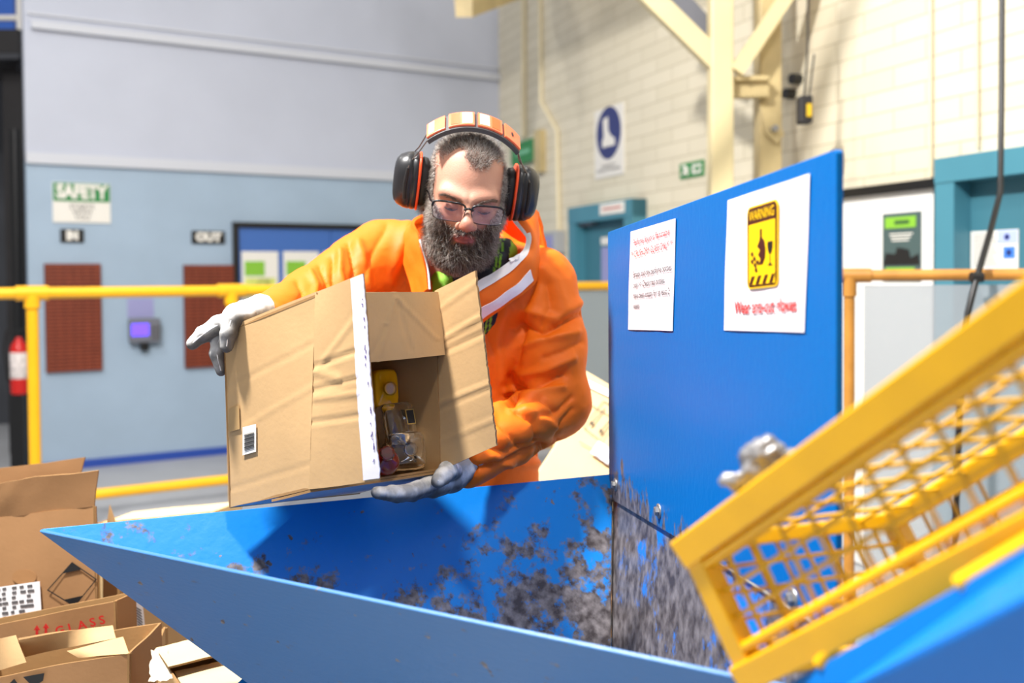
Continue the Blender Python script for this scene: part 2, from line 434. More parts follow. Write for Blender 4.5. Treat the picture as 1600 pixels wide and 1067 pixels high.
# ------------------------------------------------------------------ things on the partition
def board(name, fr, px, label, cat, m_, th=.012, parent=None):
    u0, v0, u1, v1 = fr.pxbox(*px); mb = MB(); fr.box(mb, u0, v0, u1, v1, 0, th); o = mb.build(name, m_, parent)
    if label: tag(o, label, cat)
    return o, u0, v0, u1, v1
r, u0, v0, u1, v1 = board('safety_sign', BW, (82, 286, 172, 348), 'green and white SAFETY sign high on the pale blue partition', 'sign', M['signwhite'])
mb = MB(); BW.box(mb, u0 + .005, v0 + (v1 - v0) * .53, u1 - .005, v1 - .005, .012, .015); hd = mb.build('header_band', M['green'], r)
text('header_lettering', 'SAFETY', BW, (u0 + u1) / 2, v0 + (v1 - v0) * .76, (v1 - v0) * .46, M['signwhite'], hd, .018, bold=.008, fit=(u1 - u0) * .9)
text('lettering', 'STARTS\nWITH\nYOU', BW, (u0 + u1) / 2, v0 + (v1 - v0) * .26, (v1 - v0) * .17, M['inkgrey'], r, .015, fit=(u1 - u0) * .42, spacing=.8)
for nm, px, s_ in (('IN', (94, 358, 131, 379), 'small black sign reading IN on the partition'), ('OUT', (299, 361, 351, 381), 'small black sign reading OUT on the partition')):
    r, u0, v0, u1, v1 = board('direction_sign', BW, px, s_, 'sign', M['black'])
    text('lettering', nm, BW, (u0 + u1) / 2, (v0 + v1) / 2, (v1 - v0) * .85, M['signwhite'], r, .015, bold=.008, fit=(u1 - u0) * (.78 if nm == 'OUT' else .5))
for px, lb in (((70, 412, 158, 580), 'rust red time card rack under the IN sign'), ((287, 414, 366, 573), 'rust red time card rack under the OUT sign')):
    u0, v0, u1, v1 = BW.pxbox(*px); mb = MB(); BW.box(mb, u0, v0, u1, v1, 0, .03); n = 30
    r = mb.build('card_rack', M['rackdark']); tag(r, lb, 'card rack', 'time card racks on the partition')
    mb = MB()
    for i in range(n):
        a = v0 + (v1 - v0) * (i + .2) / n; b_ = v0 + (v1 - v0) * (i + .8) / n
        for j in range(6):
            x0 = u0 + (u1 - u0) * (j + .04) / 6; x1 = u0 + (u1 - u0) * (j + .96) / 6; BW.box(mb, x0, a, x1, b_, .03, .042)
    mb.build('card_slots', M['rack'], r)
# time clock
u0, v0, u1, v1 = BW.pxbox(200, 497, 248, 548)
r = empty('time_clock', BW.p((u0 + u1) / 2, v0), 'grey wall time clock with a glowing violet screen between the racks', 'time clock')
mb = MB(); BW.box(mb, u0, v0 + .07, u1, v1, 0, .09); mb.build('casing', M['grey'], r, bevel=.012)
mb = MB(); BW.box(mb, u0 + .09, v0, u1 - .09, v0 + .08, 0, .06); mb.build('reader', M['black'], r, bevel=.01)
su0, sv0, su1, sv1 = BW.pxbox(202, 505, 229, 524)
mb = MB(); BW.box(mb, su0, sv0, su1, sv1, .09, .095); mb.build('screen', mat('violet_screen', srgb(90, 60, 220), .3, emit=srgb(110, 80, 255), estr=1.6), r)
mb = MB()
for i in range(3):
    for j in range(3): a = su1 + .02 + i * .025; c = v0 + .1 + j * .04; BW.box(mb, a, c, a + .018, c + .025, .09, .096)
mb.build('keypad', M['inkgrey'], r)
board('wall_notice', BW, (199, 466, 240, 496), 'small lilac notice above the wall time clock', 'notice', M['lilac'], .004)

# blue double door with notices
u0, v0, u1, v1 = BW.pxbox(363, 349, 640, 352); vT = BW.uv(365, 347)[1] 
fu = BW.uv(363, 400)[0]; w = 1.75; vT = BW.uv(450, 349)[1]
mb = MB(); BW.box(mb, fu, 0, fu + .045, vT, 0, .05); BW.box(mb, fu + w, 0, fu + w + .045, vT, 0, .05); BW.box(mb, fu, vT - .045, fu + w + .045, vT, 0, .055)
d = mb.build('door_1', M['black']); tag(d, kind='structure')
mb = MB(); BW.box(mb, fu + .045, .02, fu + w / 2, vT - .045, .0, .03); BW.box(mb, fu + w / 2 + .006, .02, fu + w, vT - .045, 0, .03); mb.build('door_leaf', M['door_blue'], d)
for k, px in enumerate(((376, 393, 433, 462), (441, 393, 496, 462), (504, 393, 556, 462))):
    nm = ['leftmost', 'middle', 'third from the left'][k]
    u0, v0, u1, v1 = BW.pxbox(*px); mb = MB(); BW.box(mb, u0, v0 - .1, u1, v1, .03, .036)
    r = mb.build('door_notice', M['signwhite']); tag(r, ['first white notice with a green panel left on the blue door', 'middle white notice with a green panel on the blue door', 'white notice on the blue door beside the raised orange sleeve'][k], 'notice', 'green notices on the blue door')
    mb = MB(); h = v1 - v0; wd = u1 - u0; BW.box(mb, u0 + wd * .08, v0 + h * .45, u0 + wd * .62, v0 + h * .78, .036, .039); mb.build('green_panel', M['lime'], r)
    mb = MB(); BW.box(mb, u0 + wd * .08, v0 - .06, u1 - wd * .08, v0 + h * .4, .036, .039); mb.build('picture_panel', M['limeyellow'], r)

# fire extinguisher on its dark post
a = at(31, 615, 7.7); zb = a[2]
r = empty('fire_extinguisher', a, 'red fire extinguisher with a white label at the left edge', 'fire extinguisher')
R_ = .065
mb = MB(); mb.lathe(a, (0, 0, 1), [(R_ * .9, 0), (R_, .02), (R_, .34), (R_ * .85, .38), (R_ * .4, .42), (R_ * .3, .44)]); mb.build('cylinder_body', mat('extinguisher_red', srgb(205, 28, 22), .3), r)
mb = MB(); mb.lathe(a + Z3 * .12, (0, 0, 1), [(R_ + .001, 0), (R_ + .002, .001), (R_ + .002, .2), (R_ + .001, .201)]); mb.build('label_band', mat('extinguisher_label', srgb(225, 215, 212), .5, var=.3, vscale=30), r)
mb = MB(); mb.tube([a + Z3 * .44, a + Z3 * .49], .018); mb.tube([a + Z3 * .48 + np.array([-.05, 0, 0]), a + Z3 * .5 + np.array([.07, 0, 0])], .012); mb.build('valve', M['black'], r)
mb = MB(); mb.tube([a + Z3 * .47, a + Z3 * .5 + np.array([-.09, -.01, 0]), a + Z3 * .35 + np.array([-.1, -.03, 0]), a + Z3 * .1 + np.array([-.075, -.03, 0])], .011); mb.build('hose', M['black'], r)
mb = MB(); mb.wbox((a[0] - .06, a[1] - .05, 0), (a[0] + .05, a[1] + .05, zb - .005)); mb.wbox((a[0] - .1, a[1] - .08, 0), (a[0] + .09, a[1] + .08, .02))
tag(mb.build('extinguisher_stand', M['black'], bevel=.006), 'black post carrying the red fire extinguisher', 'stand')
mb = MB(); q = at(28, 433, 8.3); mb.tube([np.array([q[0], q[1], .0]), np.array([q[0], q[1], 2.75])], .045)
tag(mb.build('drain_pipe', M['black']), 'black vertical pipe in the dark bay at the left edge', 'pipe')

# ------------------------------------------------------------------ yellow barrier, left of and behind the worker
hz = .0
ptsx = [(50, 5.0), (362, 5.52)]
P0 = np.array([at(50, 458, 5.0)[0], 5.0, 0]); dr = unit((1.64, 1, 0)); zt = at(50, 458, 5.0)[2]; zl = at(250, 760, 5.33)[2]
mt, nt, b = newmat('hazy_panel'); N, L = nt.nodes, nt.links
tr = N.new('ShaderNodeBsdfTransparent'); mx = N.new('ShaderNodeMixShader'); mx.inputs[0].default_value = .55
b.inputs['Base Color'].default_value = srgb(165, 172, 178); b.inputs['Roughness'].default_value = .5
L.new(tr.outputs[0], mx.inputs[1]); L.new(b.outputs[0], mx.inputs[2]); L.new(mx.outputs[0], N['Material Output'].inputs[0]); M['haze'] = mt
def barrier(o0, d, posts, span, zt, zl, rad, mm, label, panels=()):
    r = empty('safety_barrier', (o0[0], o0[1], 0), label, 'barrier')
    mb = MB(); a, c = o0 + d * span[0] + Z3 * zt, o0 + d * span[1] + Z3 * zt; mb.tube([a, c], rad, 14); mb.build('top_rail', mm, r)
    if zl: mb = MB(); mb.tube([a + Z3 * (zl - zt), c + Z3 * (zl - zt)], rad * .95, 14); mb.build('bottom_rail', mm, r)
    for s in posts:
        q = o0 + d * s; mb = MB(); mb.tube([q, q + Z3 * (zt)], rad, 14); mb.tube([q, q + Z3 * .012], rad * 2.2, 14); mb.build('post', mm, r)
        mb = MB(); e_ = q + Z3 * zt; mb.tube([e_ - d * .075, e_ + d * .075], rad * 1.3, 14); mb.tube([e_ - Z3 * .075, e_], rad * 1.3, 14); mb.build('clamp', mm, r)
    for s0, s1, z0, z1 in panels:
        mb = MB(); mb.box(o0, d, Z3, np.cross(d, Z3), (s0, z0, -.004), (s1, z1, .004)); mb.build('mesh_panel', M['haze'], r)
    return r
barrier(P0, dr, [0, 1.0, 2.1, 3.2], (-1.6, 4.1), zt, zl, .029, M['yellow_rail'], 'bright yellow tubular barrier in front of the pale blue partition', [(1.05, 2.05, zl, zt - .03), (2.15, 3.15, zl, zt - .03), (3.25, 4.05, zl, zt - .03)])
B0 = at(1327, 437, 3.6); B1 = at(1700, 421, 3.35); db = unit((B1 - B0) * [1, 1, 0]); 
barrier(np.array([B0[0], B0[1], 0]), db, [0, 1.25], (-.03, 1.3), B0[2] + .015, .25, .02, M['worn_yellow'], 'worn brownish yellow barrier beside the blue splash plate on the right', [(.05, 1.2, .25, B0[2] - .02)])

# ------------------------------------------------------------------ cream wall: steelwork, signs, doors
def wall_xy(px, off): q = on_plane(px, 433, CW.p(0, 0, off), CW.n); return q
def col(px0, px1, D, dep, mm, name='column', ztop=5.0):
    a, c = at(px0, 300, D), at(px1, 300, D); mb = MB(); mb.wbox((a[0], D, 0), (c[0], D + dep, ztop))
    mb.wbox((a[0] - .06, D - .05, 0), (c[0] + .06, D + dep + .05, .02)); o = mb.build(name, mm, bevel=.012); tag(o, kind='structure'); return o
col(1112, 1147, 5.3, .13, M['cream_steel']); col(1187, 1222, 5.45, .15, M['cream_dirty'])
def brace(p, q, w, t, mm, name='roof_beam', extra=None):
    d = unit(q - p); s = unit(np.cross(d, [0, 1, 0])); n = np.cross(s, d); mb = MB()
    mb.box(p, d, s, n, (0, -w / 2, -t / 2), (np.linalg.norm(q - p), w / 2, t / 2))
    if extra: mb.box(p, d, s, n, (0, w / 2, t / 2 - .01), (np.linalg.norm(q - p), w / 2 + extra, t / 2 + .01), 1)
    o = mb.build(name, mm); tag(o, kind='structure'); return o
brace(at(960, -60, 5.36), at(1122, 100, 5.36), .105, .08, [M['cream_steel'], M['black']])
brace(at(1000, -70, 5.6), at(1120, 62, 5.6), .09, .06, M['grey'])
brace(at(1262, -55, 5.32), at(1150, 112, 5.32), .075, .06, M['cream_steel'])
mb = MB(); a, c = at(1140, 152, 5.4), at(1200, 122, 5.4); mb.wbox((a[0], 5.38, a[2]), (c[0], 5.46, c[2])); a, c = at(1140, 126, 5.36), at(1200, 119, 5.36); mb.wbox((a[0], 5.34, a[2]), (c[0], 5.46, c[2]))
tag(mb.build('beam_bracket', M['cream_dirty']), kind='structure')
mb = MB(); P_ = [at(x, y, 5.44) for x, y in ((1186, 165), (1214, 180), (1224, 212), (1212, 225), (1194, 208))]; mb.prism(P_, (0, -.02, 0))
q = at(1208, 202, 5.42); mb.tube([q, q - np.array([0, .05, 0])], .018, mi=1); tag(mb.build('gusset_plate', [M['cream_dirty'], M['steel']]), kind='structure')
mb = MB(); a, c = at(700, 38, 7.4), at(786, -40, 8.6); mb.hexa([at(712, 27, 7.2), at(738, 27, 7.2), at(830, -8, 8.3), at(800, -8, 8.3), at(706, -60, 7.2), at(738, -60, 7.2), at(830, -90, 8.3), at(800, -90, 8.3)])
tag(mb.build('roof_beam', M['cream_dirty']), kind='structure')

# unseen roof beam, added with the lamps, shades the top of the block wall
r, u0, v0, u1, v1 = board('boot_sign', CW, (931, 167, 976, 276), 'tall white sign with a blue disc and white safety boot', 'sign', M['signwhite'], .01)
cx_, cy_ = (u0 + u1) / 2, v0 + (v1 - v0) * .63; rr = (u1 - u0) * .42
mb = MB(); CW.poly(mb, [(cx_ + rr * math.cos(t), cy_ + rr * math.sin(t)) for t in np.linspace(0, 2 * PI, 40)[:-1]], .01, .013); disc = mb.build('blue_disc', M['navy'], r)
bpts = [(-.42, .55), (-.02, .62), (.0, .1), (.2, -.12), (.5, -.25), (.55, -.52), (-.48, -.52), (-.5, -.3), (-.36, -.1)]
mb = MB(); CW.poly(mb, [(cx_ + rr * x, cy_ + rr * y) for x, y in bpts], .013, .016); mb.build('boot_symbol', M['signwhite'], disc)
text('lettering', 'SAFETY\nFOOTWEAR', CW, cx_, v0 + (v1 - v0) * .13, (v1 - v0) * .06, M['inkgrey'], r, .014, fit=(u1 - u0) * .8)
r, u0, v0, u1, v1 = board('exit_sign', CW, (1064, 253, 1101, 277), 'small green and white exit sign left of the cream column', 'sign', M['green'], .01)
w = u1 - u0; h = v1 - v0
mb = MB(); CW.box(mb, u0 + w * .55, v0 + h * .2, u0 + w * .92, v0 + h * .8, .01, .013); mb.build('white_panel', M['signwhite'], r)
mb = MB(); CW.poly(mb, [(u0 + w * .62, v0 + h * .5), (u0 + w * .78, v0 + h * .7), (u0 + w * .78, v0 + h * .58), (u0 + w * .9, v0 + h * .58), (u0 + w * .9, v0 + h * .42), (u0 + w * .78, v0 + h * .42), (u0 + w * .78, v0 + h * .3)], .013, .016); mb.build('arrow', M['green'], r)
mb = MB(); CW.tubepts = None; q = [(.18, .8), (.28, .7), (.26, .45), (.38, .2)]
mb.tube([CW.p(u0 + w * a, v0 + h * c, .012) for a, c in q], .012); mb.tube([CW.p(u0 + w * a, v0 + h * c, .012) for a, c in ((.14, .25), (.24, .45), (.4, .6))], .01); mb.build('running_figure', M['signwhite'], r)
r, u0, v0, u1, v1 = board('exit_sign', CW, (806, 221, 843, 255), 'green exit sign on the cream wall just right of the ear defenders', 'sign', M['green'], .05)
mb = MB(); CW.box(mb, u0 + (u1 - u0) * .2, v0 + (v1 - v0) * .4, u1 - (u1 - u0) * .2, v0 + (v1 - v0) * .6, .05, .053); mb.build('pale_print', mat('pale_green_print', srgb(120, 190, 150), .5), r)
mb = MB(); CW.box(mb, u1 + .01, v0 - .12, u1 + .14, v1 + .05, 0, .06); tag(mb.build('light_box', M['cream_dirty']), 'small cream box fixed beside the green exit sign', 'box')
# conduits
M['conduit_cream'] = mat('conduit_cream', srgb(226, 214, 182), .45)
def conduit(pts, rad, label, mm='conduit_cream', off=.02):
    mb = MB(); mb.tube([on_plane(x, y, CW.p(0, 0, off), CW.n) for x, y in pts], rad, 8); tag(mb.build('conduit', M[mm]), label, 'conduit')
conduit([(818, -40), (818, 215)], .03, 'thin cream conduit running down to the green exit sign')
conduit([(843, -40), (845, 160), (870, 205), (873, 360)], .022, 'cream conduit with a bend running down to the junction box')
conduit([(1454, -40), (1454, 276)], .008, 'thin pipe down the block wall above the white panel')
conduit([(1526, -40), (1527, 230)], .007, 'thin pipe down the block wall above the teal frame on the right')
u0, v0, u1, v1 = CW.pxbox(856, 362, 884, 396); r = empty('junction_box', CW.p((u0 + u1) / 2, v0), 'grey junction box under a conduit right of the ear defenders', 'junction box')
mb = MB(); CW.box(mb, u0, v0, u1, v1, 0, .1); mb.build('casing', mat('box_grey', srgb(170, 172, 175), .5), r, bevel=.01); mb = MB(); CW.box(mb, u0 + .03, v0 + .04, u1 - .05, v1 - .04, .1, .108); mb.build('cover', M['lilac'], r)
# dark pendant control
q = at(1258, 170, 5.0); r = empty('pendant_control', q, 'dark pendant control box hanging right of the cream columns', 'control')
a, c = at(1247, 194, 5.0), at(1268, 150, 5.0); mb = MB(); mb.wbox((a[0], 4.97, a[2]), (c[0], 5.04, c[2])); mb.build('control_body', M['soot'], r, bevel=.01)
mb = MB(); a, c = at(1261, 182, 4.96), at(1268, 162, 4.96); mb.wbox((a[0], 4.955, a[2]), (c[0], 4.97, c[2])); mb.build('yellow_button', mat('button_yellow', srgb(220, 180, 40), .4), r)
mb = MB(); q = at(1257, 152, 5.0); mb.tube([q, at(1262, 80, 5.0), at(1263, -60, 5.0)], .006); q = at(1264, 152, 5.0); mb.tube([q, at(1272, 85, 5.0)], .005); mb.build('hanging_cord', M['soot'], r)
for x, y in ((1236, 123), (1226, 146)):
    q = on_plane(x, y, CW.p(0, 0, .06), CW.n); mb = MB(); mb.tube([q, q - CW.n * .06], .03, 12)
    tag(mb.build('wall_fitting', M['black']), 'upper dark round fitting on the wall right of the columns' if y < 130 else 'lower dark round fitting on the wall against the second column', 'fitting')

# teal door in the distance
def doorway(name, px_l, px_r, py_t, jam, mm, leafm, rec=.03):
    ym = py_t; uL, vt_ = CW.uv((px_l + px_r) / 2, py_t)[0], CW.uv((px_l + px_r) / 2, py_t)[1]
    a, c = CW.uv(px_l, 400)[0], CW.uv(px_r, 400)[0]; mb = MB()
    CW.box(mb, a, 0, a + jam, vt_, 0, .12); CW.box(mb, c - jam, 0, c, vt_, 0, .12); CW.box(mb, a, vt_ - jam, c, vt_, 0, .125)
    o = mb.build(name, mm); tag(o, kind='structure')
    mb = MB(); CW.box(mb, a + jam, .01, c - jam, vt_ - jam, .0, rec); lf = mb.build('door_leaf', leafm, o); return o, lf, a, c, vt_
o, lf, a, c, vt_ = doorway('door_2', 909, 1011, 318, .13, M['teal'], M['teal_dark'])
r, u0, v0, u1, v1 = board('door_sign', Frame(CW.p(0, 0, .126), CW.u), (938, 317, 976, 334), 'small white sign with red print over the far teal door', 'sign', M['signwhite'], .006)
mb = MB(); Frame(CW.p(0, 0, .126), CW.u).box(mb, u0 + (u1 - u0) * .12, v0 + (v1 - v0) * .42, u1 - (u1 - u0) * .12, v0 + (v1 - v0) * .62, .006, .008); mb.build('red_print', mat('red_print', srgb(200, 120, 110), .5), r)
u0, v0, u1, v1 = CW.pxbox(946, 386, 968, 440); mb = MB(); CW.box(mb, u0, v0, u1, v1, .03, .036); mb.build('window', M['lilac'], lf)
u0, v0, u1, v1 = CW.pxbox(918, 342, 940, 353); mb = MB(); CW.box(mb, u0, v0, u1, v1, .03, .09); mb.build('closer', M['grey'], lf)
u0, v0, u1, v1 = CW.pxbox(945, 370, 968, 382); mb = MB(); CW.box(mb, u0, v0, u1, v1, .03, .034); mb.build('sticker', M['signwhite'], lf)
# white panel door in a black frame
uu0, uu1 = CW.uv(1240, 400)[0], CW.uv(1487, 400)[0]; vt_ = CW.uv(1405, 287)[1]
mb = MB(); CW.box(mb, uu0, 0, uu0 + .06, vt_, 0, .06); CW.box(mb, uu1 - .05, 0, uu1, vt_, 0, .06); CW.box(mb, uu0, vt_ - .045, uu1, vt_, 0, .062)
d = mb.build('door_3', M['black']); tag(d, kind='structure')
mb = MB(); CW.box(mb, uu0 + .05, .01, uu1 - .05, vt_ - .04, 0, .03); mb.build('door_leaf', M['white'], d)
FD = Frame(CW.p(0, 0, .031), CW.u)
r, u0, v0, u1, v1 = board('door_poster', FD, (1380, 332, 1440, 440), 'dark green poster with lime bands on the white door', 'poster', mat('poster_dark_green', srgb(72, 92, 92), .4), .005)
w = u1 - u0; h = v1 - v0
mb = MB(); FD.box(mb, u0 + w * .08, v0 + h * .78, u1 - w * .12, v0 + h * .94, .005, .008); r2 = mb.build('header_band', M['lime'], r)
mb = MB(); FD.box(mb, u0 + w * .34, v0 + h * .83, u0 + w * .72, v0 + h * .89, .008, .0095); mb.build('header_print', mat('poster_print_green', srgb(60, 100, 50), .5), r2)
mb = MB()
for i in range(3): FD.box(mb, u0 + w * (.2 + .03 * i), v0 + h * (.68 - i * .045), u1 - w * (.2 + .05 * i), v0 + h * (.7 - i * .045), .005, .007)
mb.build('text_lines', M['signwhite'], r)
mb = MB()
for i in range(3): FD.box(mb, u0 + w * .1, v0 + h * (.05 + i * .055), u1 - w * (.15), v0 + h * (.095 + i * .055), .005, .008)
mb.build('lime_bands', M['lime'], r)
mb = MB(); FD.poly(mb, [(u0 + w * x, v0 + h * y) for x, y in ((.02, .24), (.98, .24), (.95, .4), (.75, .34), (.7, .46), (.4, .5), (.35, .4), (.1, .42))], .005, .007); mb.build('picture', M['ink'], r)
FP = FD
# teal frame on the right, its recess and leaf
o, lf, a, c, vt_ = doorway('door_4', 1492, 1790, 229, .11, M['teal'], M['teal_dark'], .02)
uS, vS = CW.uv(1530, 267); mb = MB(); CW.box(mb, uS - .05, vS - .012, uS + .05, vS + .02, .02, .1); mb.build('closer', mat('closer_cream', srgb(225, 205, 160), .5), o)
FS = Frame(CW.p(0, 0, .021), CW.u)
r, u0, v0, u1, v1 = board('door_notice', FS, (1518, 360, 1592, 425), 'white notice with two blue symbols on the right teal door', 'notice', M['signwhite'], .004)
w = u1 - u0; h = v1 - v0
for x0, y0, x1, y1, cc in ((.58, .68, .98, .98, srgb(176, 190, 235)), (.7, .32, .94, .6, srgb(70, 130, 225))):
    mb = MB(); FS.box(mb, u0 + w * x0, v0 + h * y0, u0 + w * x1, v0 + h * y1, .004, .006); bq = mb.build('blue_symbol', mat('notice_blue', cc, .5), r)
    mb = MB(); xm, ym, s_ = u0 + w * (x0 + x1) / 2, v0 + h * (y0 + y1) / 2, h * .08; FS.poly(mb, [(xm + s_ * math.cos(t), ym + s_ * math.sin(t)) for t in np.linspace(0, 2 * PI, 7)[:-1]], .006, .008); mb.build('symbol_mark', M['navy'], bq)
mb = MB()
for i in range(9): FS.box(mb, u0 + w * .06, v0 + h * (.9 - i * .09), u0 + w * (.5 + .04 * (i % 3)), v0 + h * (.92 - i * .09), .004, .0055)
mb.build('text_lines', M['inkgrey'], r)
# cable tied to the right barrier
mb = MB(); mb.tube([at(1566, -60, 3.75), at(1565, 150, 3.7), at(1563, 300, 3.6), at(1548, 360, 3.5), at(1532, 415, 3.4), at(1526, 434, 3.38), at(1512, 490, 3.36), at(1500, 620, 3.34), at(1490, 900, 3.3)], .011, 8)
r = mb.build('hanging_cable', M['black']); tag(r, 'black cable hanging across the right teal door and tied to the barrier', 'cable')
mb = MB(); q = at(1526, 433, 3.385); mb.tube([q - [.02, 0, 0], q + [.02, 0, 0]], .018); mb.build('cable_tie', M['ink'], r)
# ================================================================== blue crusher hopper
def paint_worn(name, amount, streak, zlo, zhi, base=srgb(4, 108, 205), top=0.0, nscale=13, spec=.4):
    mt, nt, b = newmat(name); N, L = nt.nodes, nt.links
    tc = N.new('ShaderNodeTexCoord'); mp = N.new('ShaderNodeMapping'); mp.inputs['Scale'].default_value = streak; L.new(tc.outputs['Object'], mp.inputs['Vector'])
    n1 = N.new('ShaderNodeTexNoise'); n1.inputs['Scale'].default_value = nscale; n1.inputs['Detail'].default_value = 9; n1.inputs['Roughness'].default_value = .68; L.new(mp.outputs[0], n1.inputs['Vector'])
    n2 = N.new('ShaderNodeTexNoise'); n2.inputs['Scale'].default_value = 2.2; n2.inputs['Detail'].default_value = 3; L.new(tc.outputs['Object'], n2.inputs['Vector'])
    sp = N.new('ShaderNodeSeparateXYZ'); L.new(tc.outputs['Object'], sp.inputs[0])
    mr = N.new('ShaderNodeMapRange'); mr.inputs[1].default_value = zlo; mr.inputs[2].default_value = zhi; mr.inputs[3].default_value = amount; mr.inputs[4].default_value = top; L.new(sp.outputs[2], mr.inputs[0])
    a1 = N.new('ShaderNodeMath'); a1.operation = 'MULTIPLY_ADD'; a1.inputs[1].default_value = .40; L.new(n2.outputs['Fac'], a1.inputs[0]); L.new(n1.outputs['Fac'], a1.inputs[2])
    a2 = N.new('ShaderNodeMath'); a2.operation = 'ADD'; L.new(a1.outputs[0], a2.inputs[0]); L.new(mr.outputs[0], a2.inputs[1])
    rp = N.new('ShaderNodeValToRGB'); rp.color_ramp.elements[0].position = .79; rp.color_ramp.elements[1].position = .87; L.new(a2.outputs[0], rp.inputs[0])
    n3 = N.new('ShaderNodeTexNoise'); n3.inputs['Scale'].default_value = 60; n3.inputs['Detail'].default_value = 4; L.new(mp.outputs[0], n3.inputs['Vector'])
    r3 = N.new('ShaderNodeValToRGB'); r3.color_ramp.elements[0].color = srgb(70, 64, 66); r3.color_ramp.elements[1].color = srgb(142, 136, 138); r3.color_ramp.elements[0].position = .35; r3.color_ramp.elements[1].position = .72; L.new(n3.outputs['Fac'], r3.inputs[0])
    n4 = N.new('ShaderNodeTexNoise'); n4.inputs['Scale'].default_value = 42; n4.inputs['Detail'].default_value = 2; L.new(tc.outputs['Object'], n4.inputs['Vector'])
    r4 = N.new('ShaderNodeMapRange'); r4.inputs[1].default_value = .70 if spec > .3 else .9; r4.inputs[2].default_value = .74 if spec > .3 else .95; L.new(n4.outputs['Fac'], r4.inputs[0])
    mxx = N.new('ShaderNodeMath'); mxx.operation = 'MAXIMUM'; L.new(rp.outputs['Color'], mxx.inputs[0]); L.new(r4.outputs[0], mxx.inputs[1])
    mx = N.new('ShaderNodeMix'); mx.data_type = 'RGBA'; L.new(mxx.outputs[0], mx.inputs['Factor']); mx.inputs['A'].default_value = base; L.new(r3.outputs['Color'], mx.inputs['B'])
    L.new(mx.outputs['Result'], b.inputs['Base Color'])
    mm = N.new('ShaderNodeMath'); mm.operation = 'MULTIPLY'; mm.inputs[1].default_value = .35; L.new(rp.outputs['Color'], mm.inputs[0]); L.new(mm.outputs[0], b.inputs['Metallic'])
    b.inputs['Roughness'].default_value = .38; b.inputs['Specular IOR Level'].default_value = spec
    bp = N.new('ShaderNodeBump'); bp.inputs['Strength'].default_value = .25; bp.inputs['Distance'].default_value = .002; L.new(n3.outputs['Fac'], bp.inputs['Height']); L.new(bp.outputs['Normal'], b.inputs['Normal'])
    return mt
M['blue'] = mat('machine_blue', srgb(2, 112, 200), .38, spec=.25, var=.05, vscale=3, bump=.04, bscale=40)
M['blue_front'] = paint_worn('machine_blue_scuffed', -.16, (1, 1, 3.5), .3, 1.2, srgb(60, 114, 172), top=-.07)
M['worn_left'] = paint_worn('worn_blue_chute', .20, (1, 1, 1), .88, 1.07, srgb(10, 122, 206), top=-.03, nscale=18)
M['worn_right'] = paint_worn('worn_blue_slide', .30, (2.5, .7, .7), .75, 1.13, srgb(10, 112, 206), top=.15)
M['plate'] = paint_worn('splash_plate_blue', .38, (1.6, 1.6, 1.0), 1.02, 1.20, srgb(0, 98, 172), top=-.30, spec=.15)
M['bolt'] = mat('bolt_steel', srgb(170, 168, 165), .35, metal=.8)

A_ = at(65, 826, 1.6); B_ = at(957, 740, 2.02); S_ = at(950, 1470, 1.57); C_ = at(1462, 1116, .89)
pu = unit((.147, -1, .053)); B2 = B_ - Z3 * .045
hop = empty('crusher_hopper', (S_[0], S_[1], 0), 'large blue steel hopper with worn sloping sides that the worker leans over', 'hopper')
def plate(name, pts, into, th, mm, bev=.0015):
    n = unit(np.cross(pts[1] - pts[0], pts[2] - pts[0]))
    if np.dot(n, into) < 0: n = -n
    mb = MB(); mb.prism(pts, n * th); return mb.build(name, mm, hop, bevel=bev)
cen = (A_ + B_ + C_) / 3
th = .006
plate('chute_panel', [A_, B_, S_], cen * [1, 1, 0] + [0, 0, .2] - S_, -th if False else th, M['worn_left'])
fp = plate('front_panel', [A_, C_, S_], S_ * 0 + (np.array([-.3, -1, -.3])), th, M['blue_front'])
C2 = B2 + 1.13 * unit((.147, -1, .058))
plate('slide_panel', [B2, C2, S_], np.array([1.0, 0, -.2]), th, M['worn_right'])
# seam weld
mb = MB(); k = 40; pts = [B2 + (S_ - B2) * t + np.array([-.004, -.004, 0]) + RNG.normal(0, .0008, 3) for t in np.linspace(.0, 1, k)]
mb.tube(pts, list(.0035 + .0012 * RNG.random(k)), 8); mb.build('weld_seam', mat('weld_bead', srgb(200, 198, 196), .35, metal=.3, bump=.5, bscale=150), hop)
# splash plate (its lower edge laps over the slide)
PF = Frame(B_ + Z3 * 0, pu)
eu = PF.uv(1318, 420)[0]; tl = PF.uv(968, 358)[1]; tr = PF.uv(1325, 230)[1]; lb = PF.uv(958, 778)[1]; rb = PF.uv(1250, 948)
rbv = lb + (rb[1] - lb) / (rb[0]) * eu
mb = MB(); sh = lambda q: q
mb.prism([PF.p(.002, lb), PF.p(eu, rbv), PF.p(eu, tr - .004), PF.p(eu - .004, tr), PF.p(.004, tl), PF.p(.002, tl - .004)], PF.n * .008)
sp_ = mb.build('splash_plate', M['plate'], hop, bevel=.001)
for px, py in ((968, 757), (1037, 798), (1148, 868), (1250, 935)):
    u, v = PF.uv(px, py); q = PF.p(u, v, .008); mb = MB()
    mb.lathe(q, PF.n, [(.0125, 0), (.0125, .002), (.0075, .0021)], 20)
    mb.lathe(q, PF.n, [(.0078, .002), (.0078, .007), (.006, .0085)], 6, sm=False)
    mb.build('bolt', M['bolt'], sp_)
# guard arm in front, right
U0, U1 = at(1205, 1080, .87), at(1760, 762, .55); L0, L1 = at(1285, 1104, .80), at(1760, 852, .50)
dn = np.array([.05, .24, -.30])
mb = MB(); mb.hexa([L0 + dn, L1 + dn, U1 + dn * .9 + [.0, .04, 0], U0 + dn * .9 + [0, .04, 0], L0, L1, U1, U0]); mb.build('guard_arm', M['blue'], hop, bevel=.003)
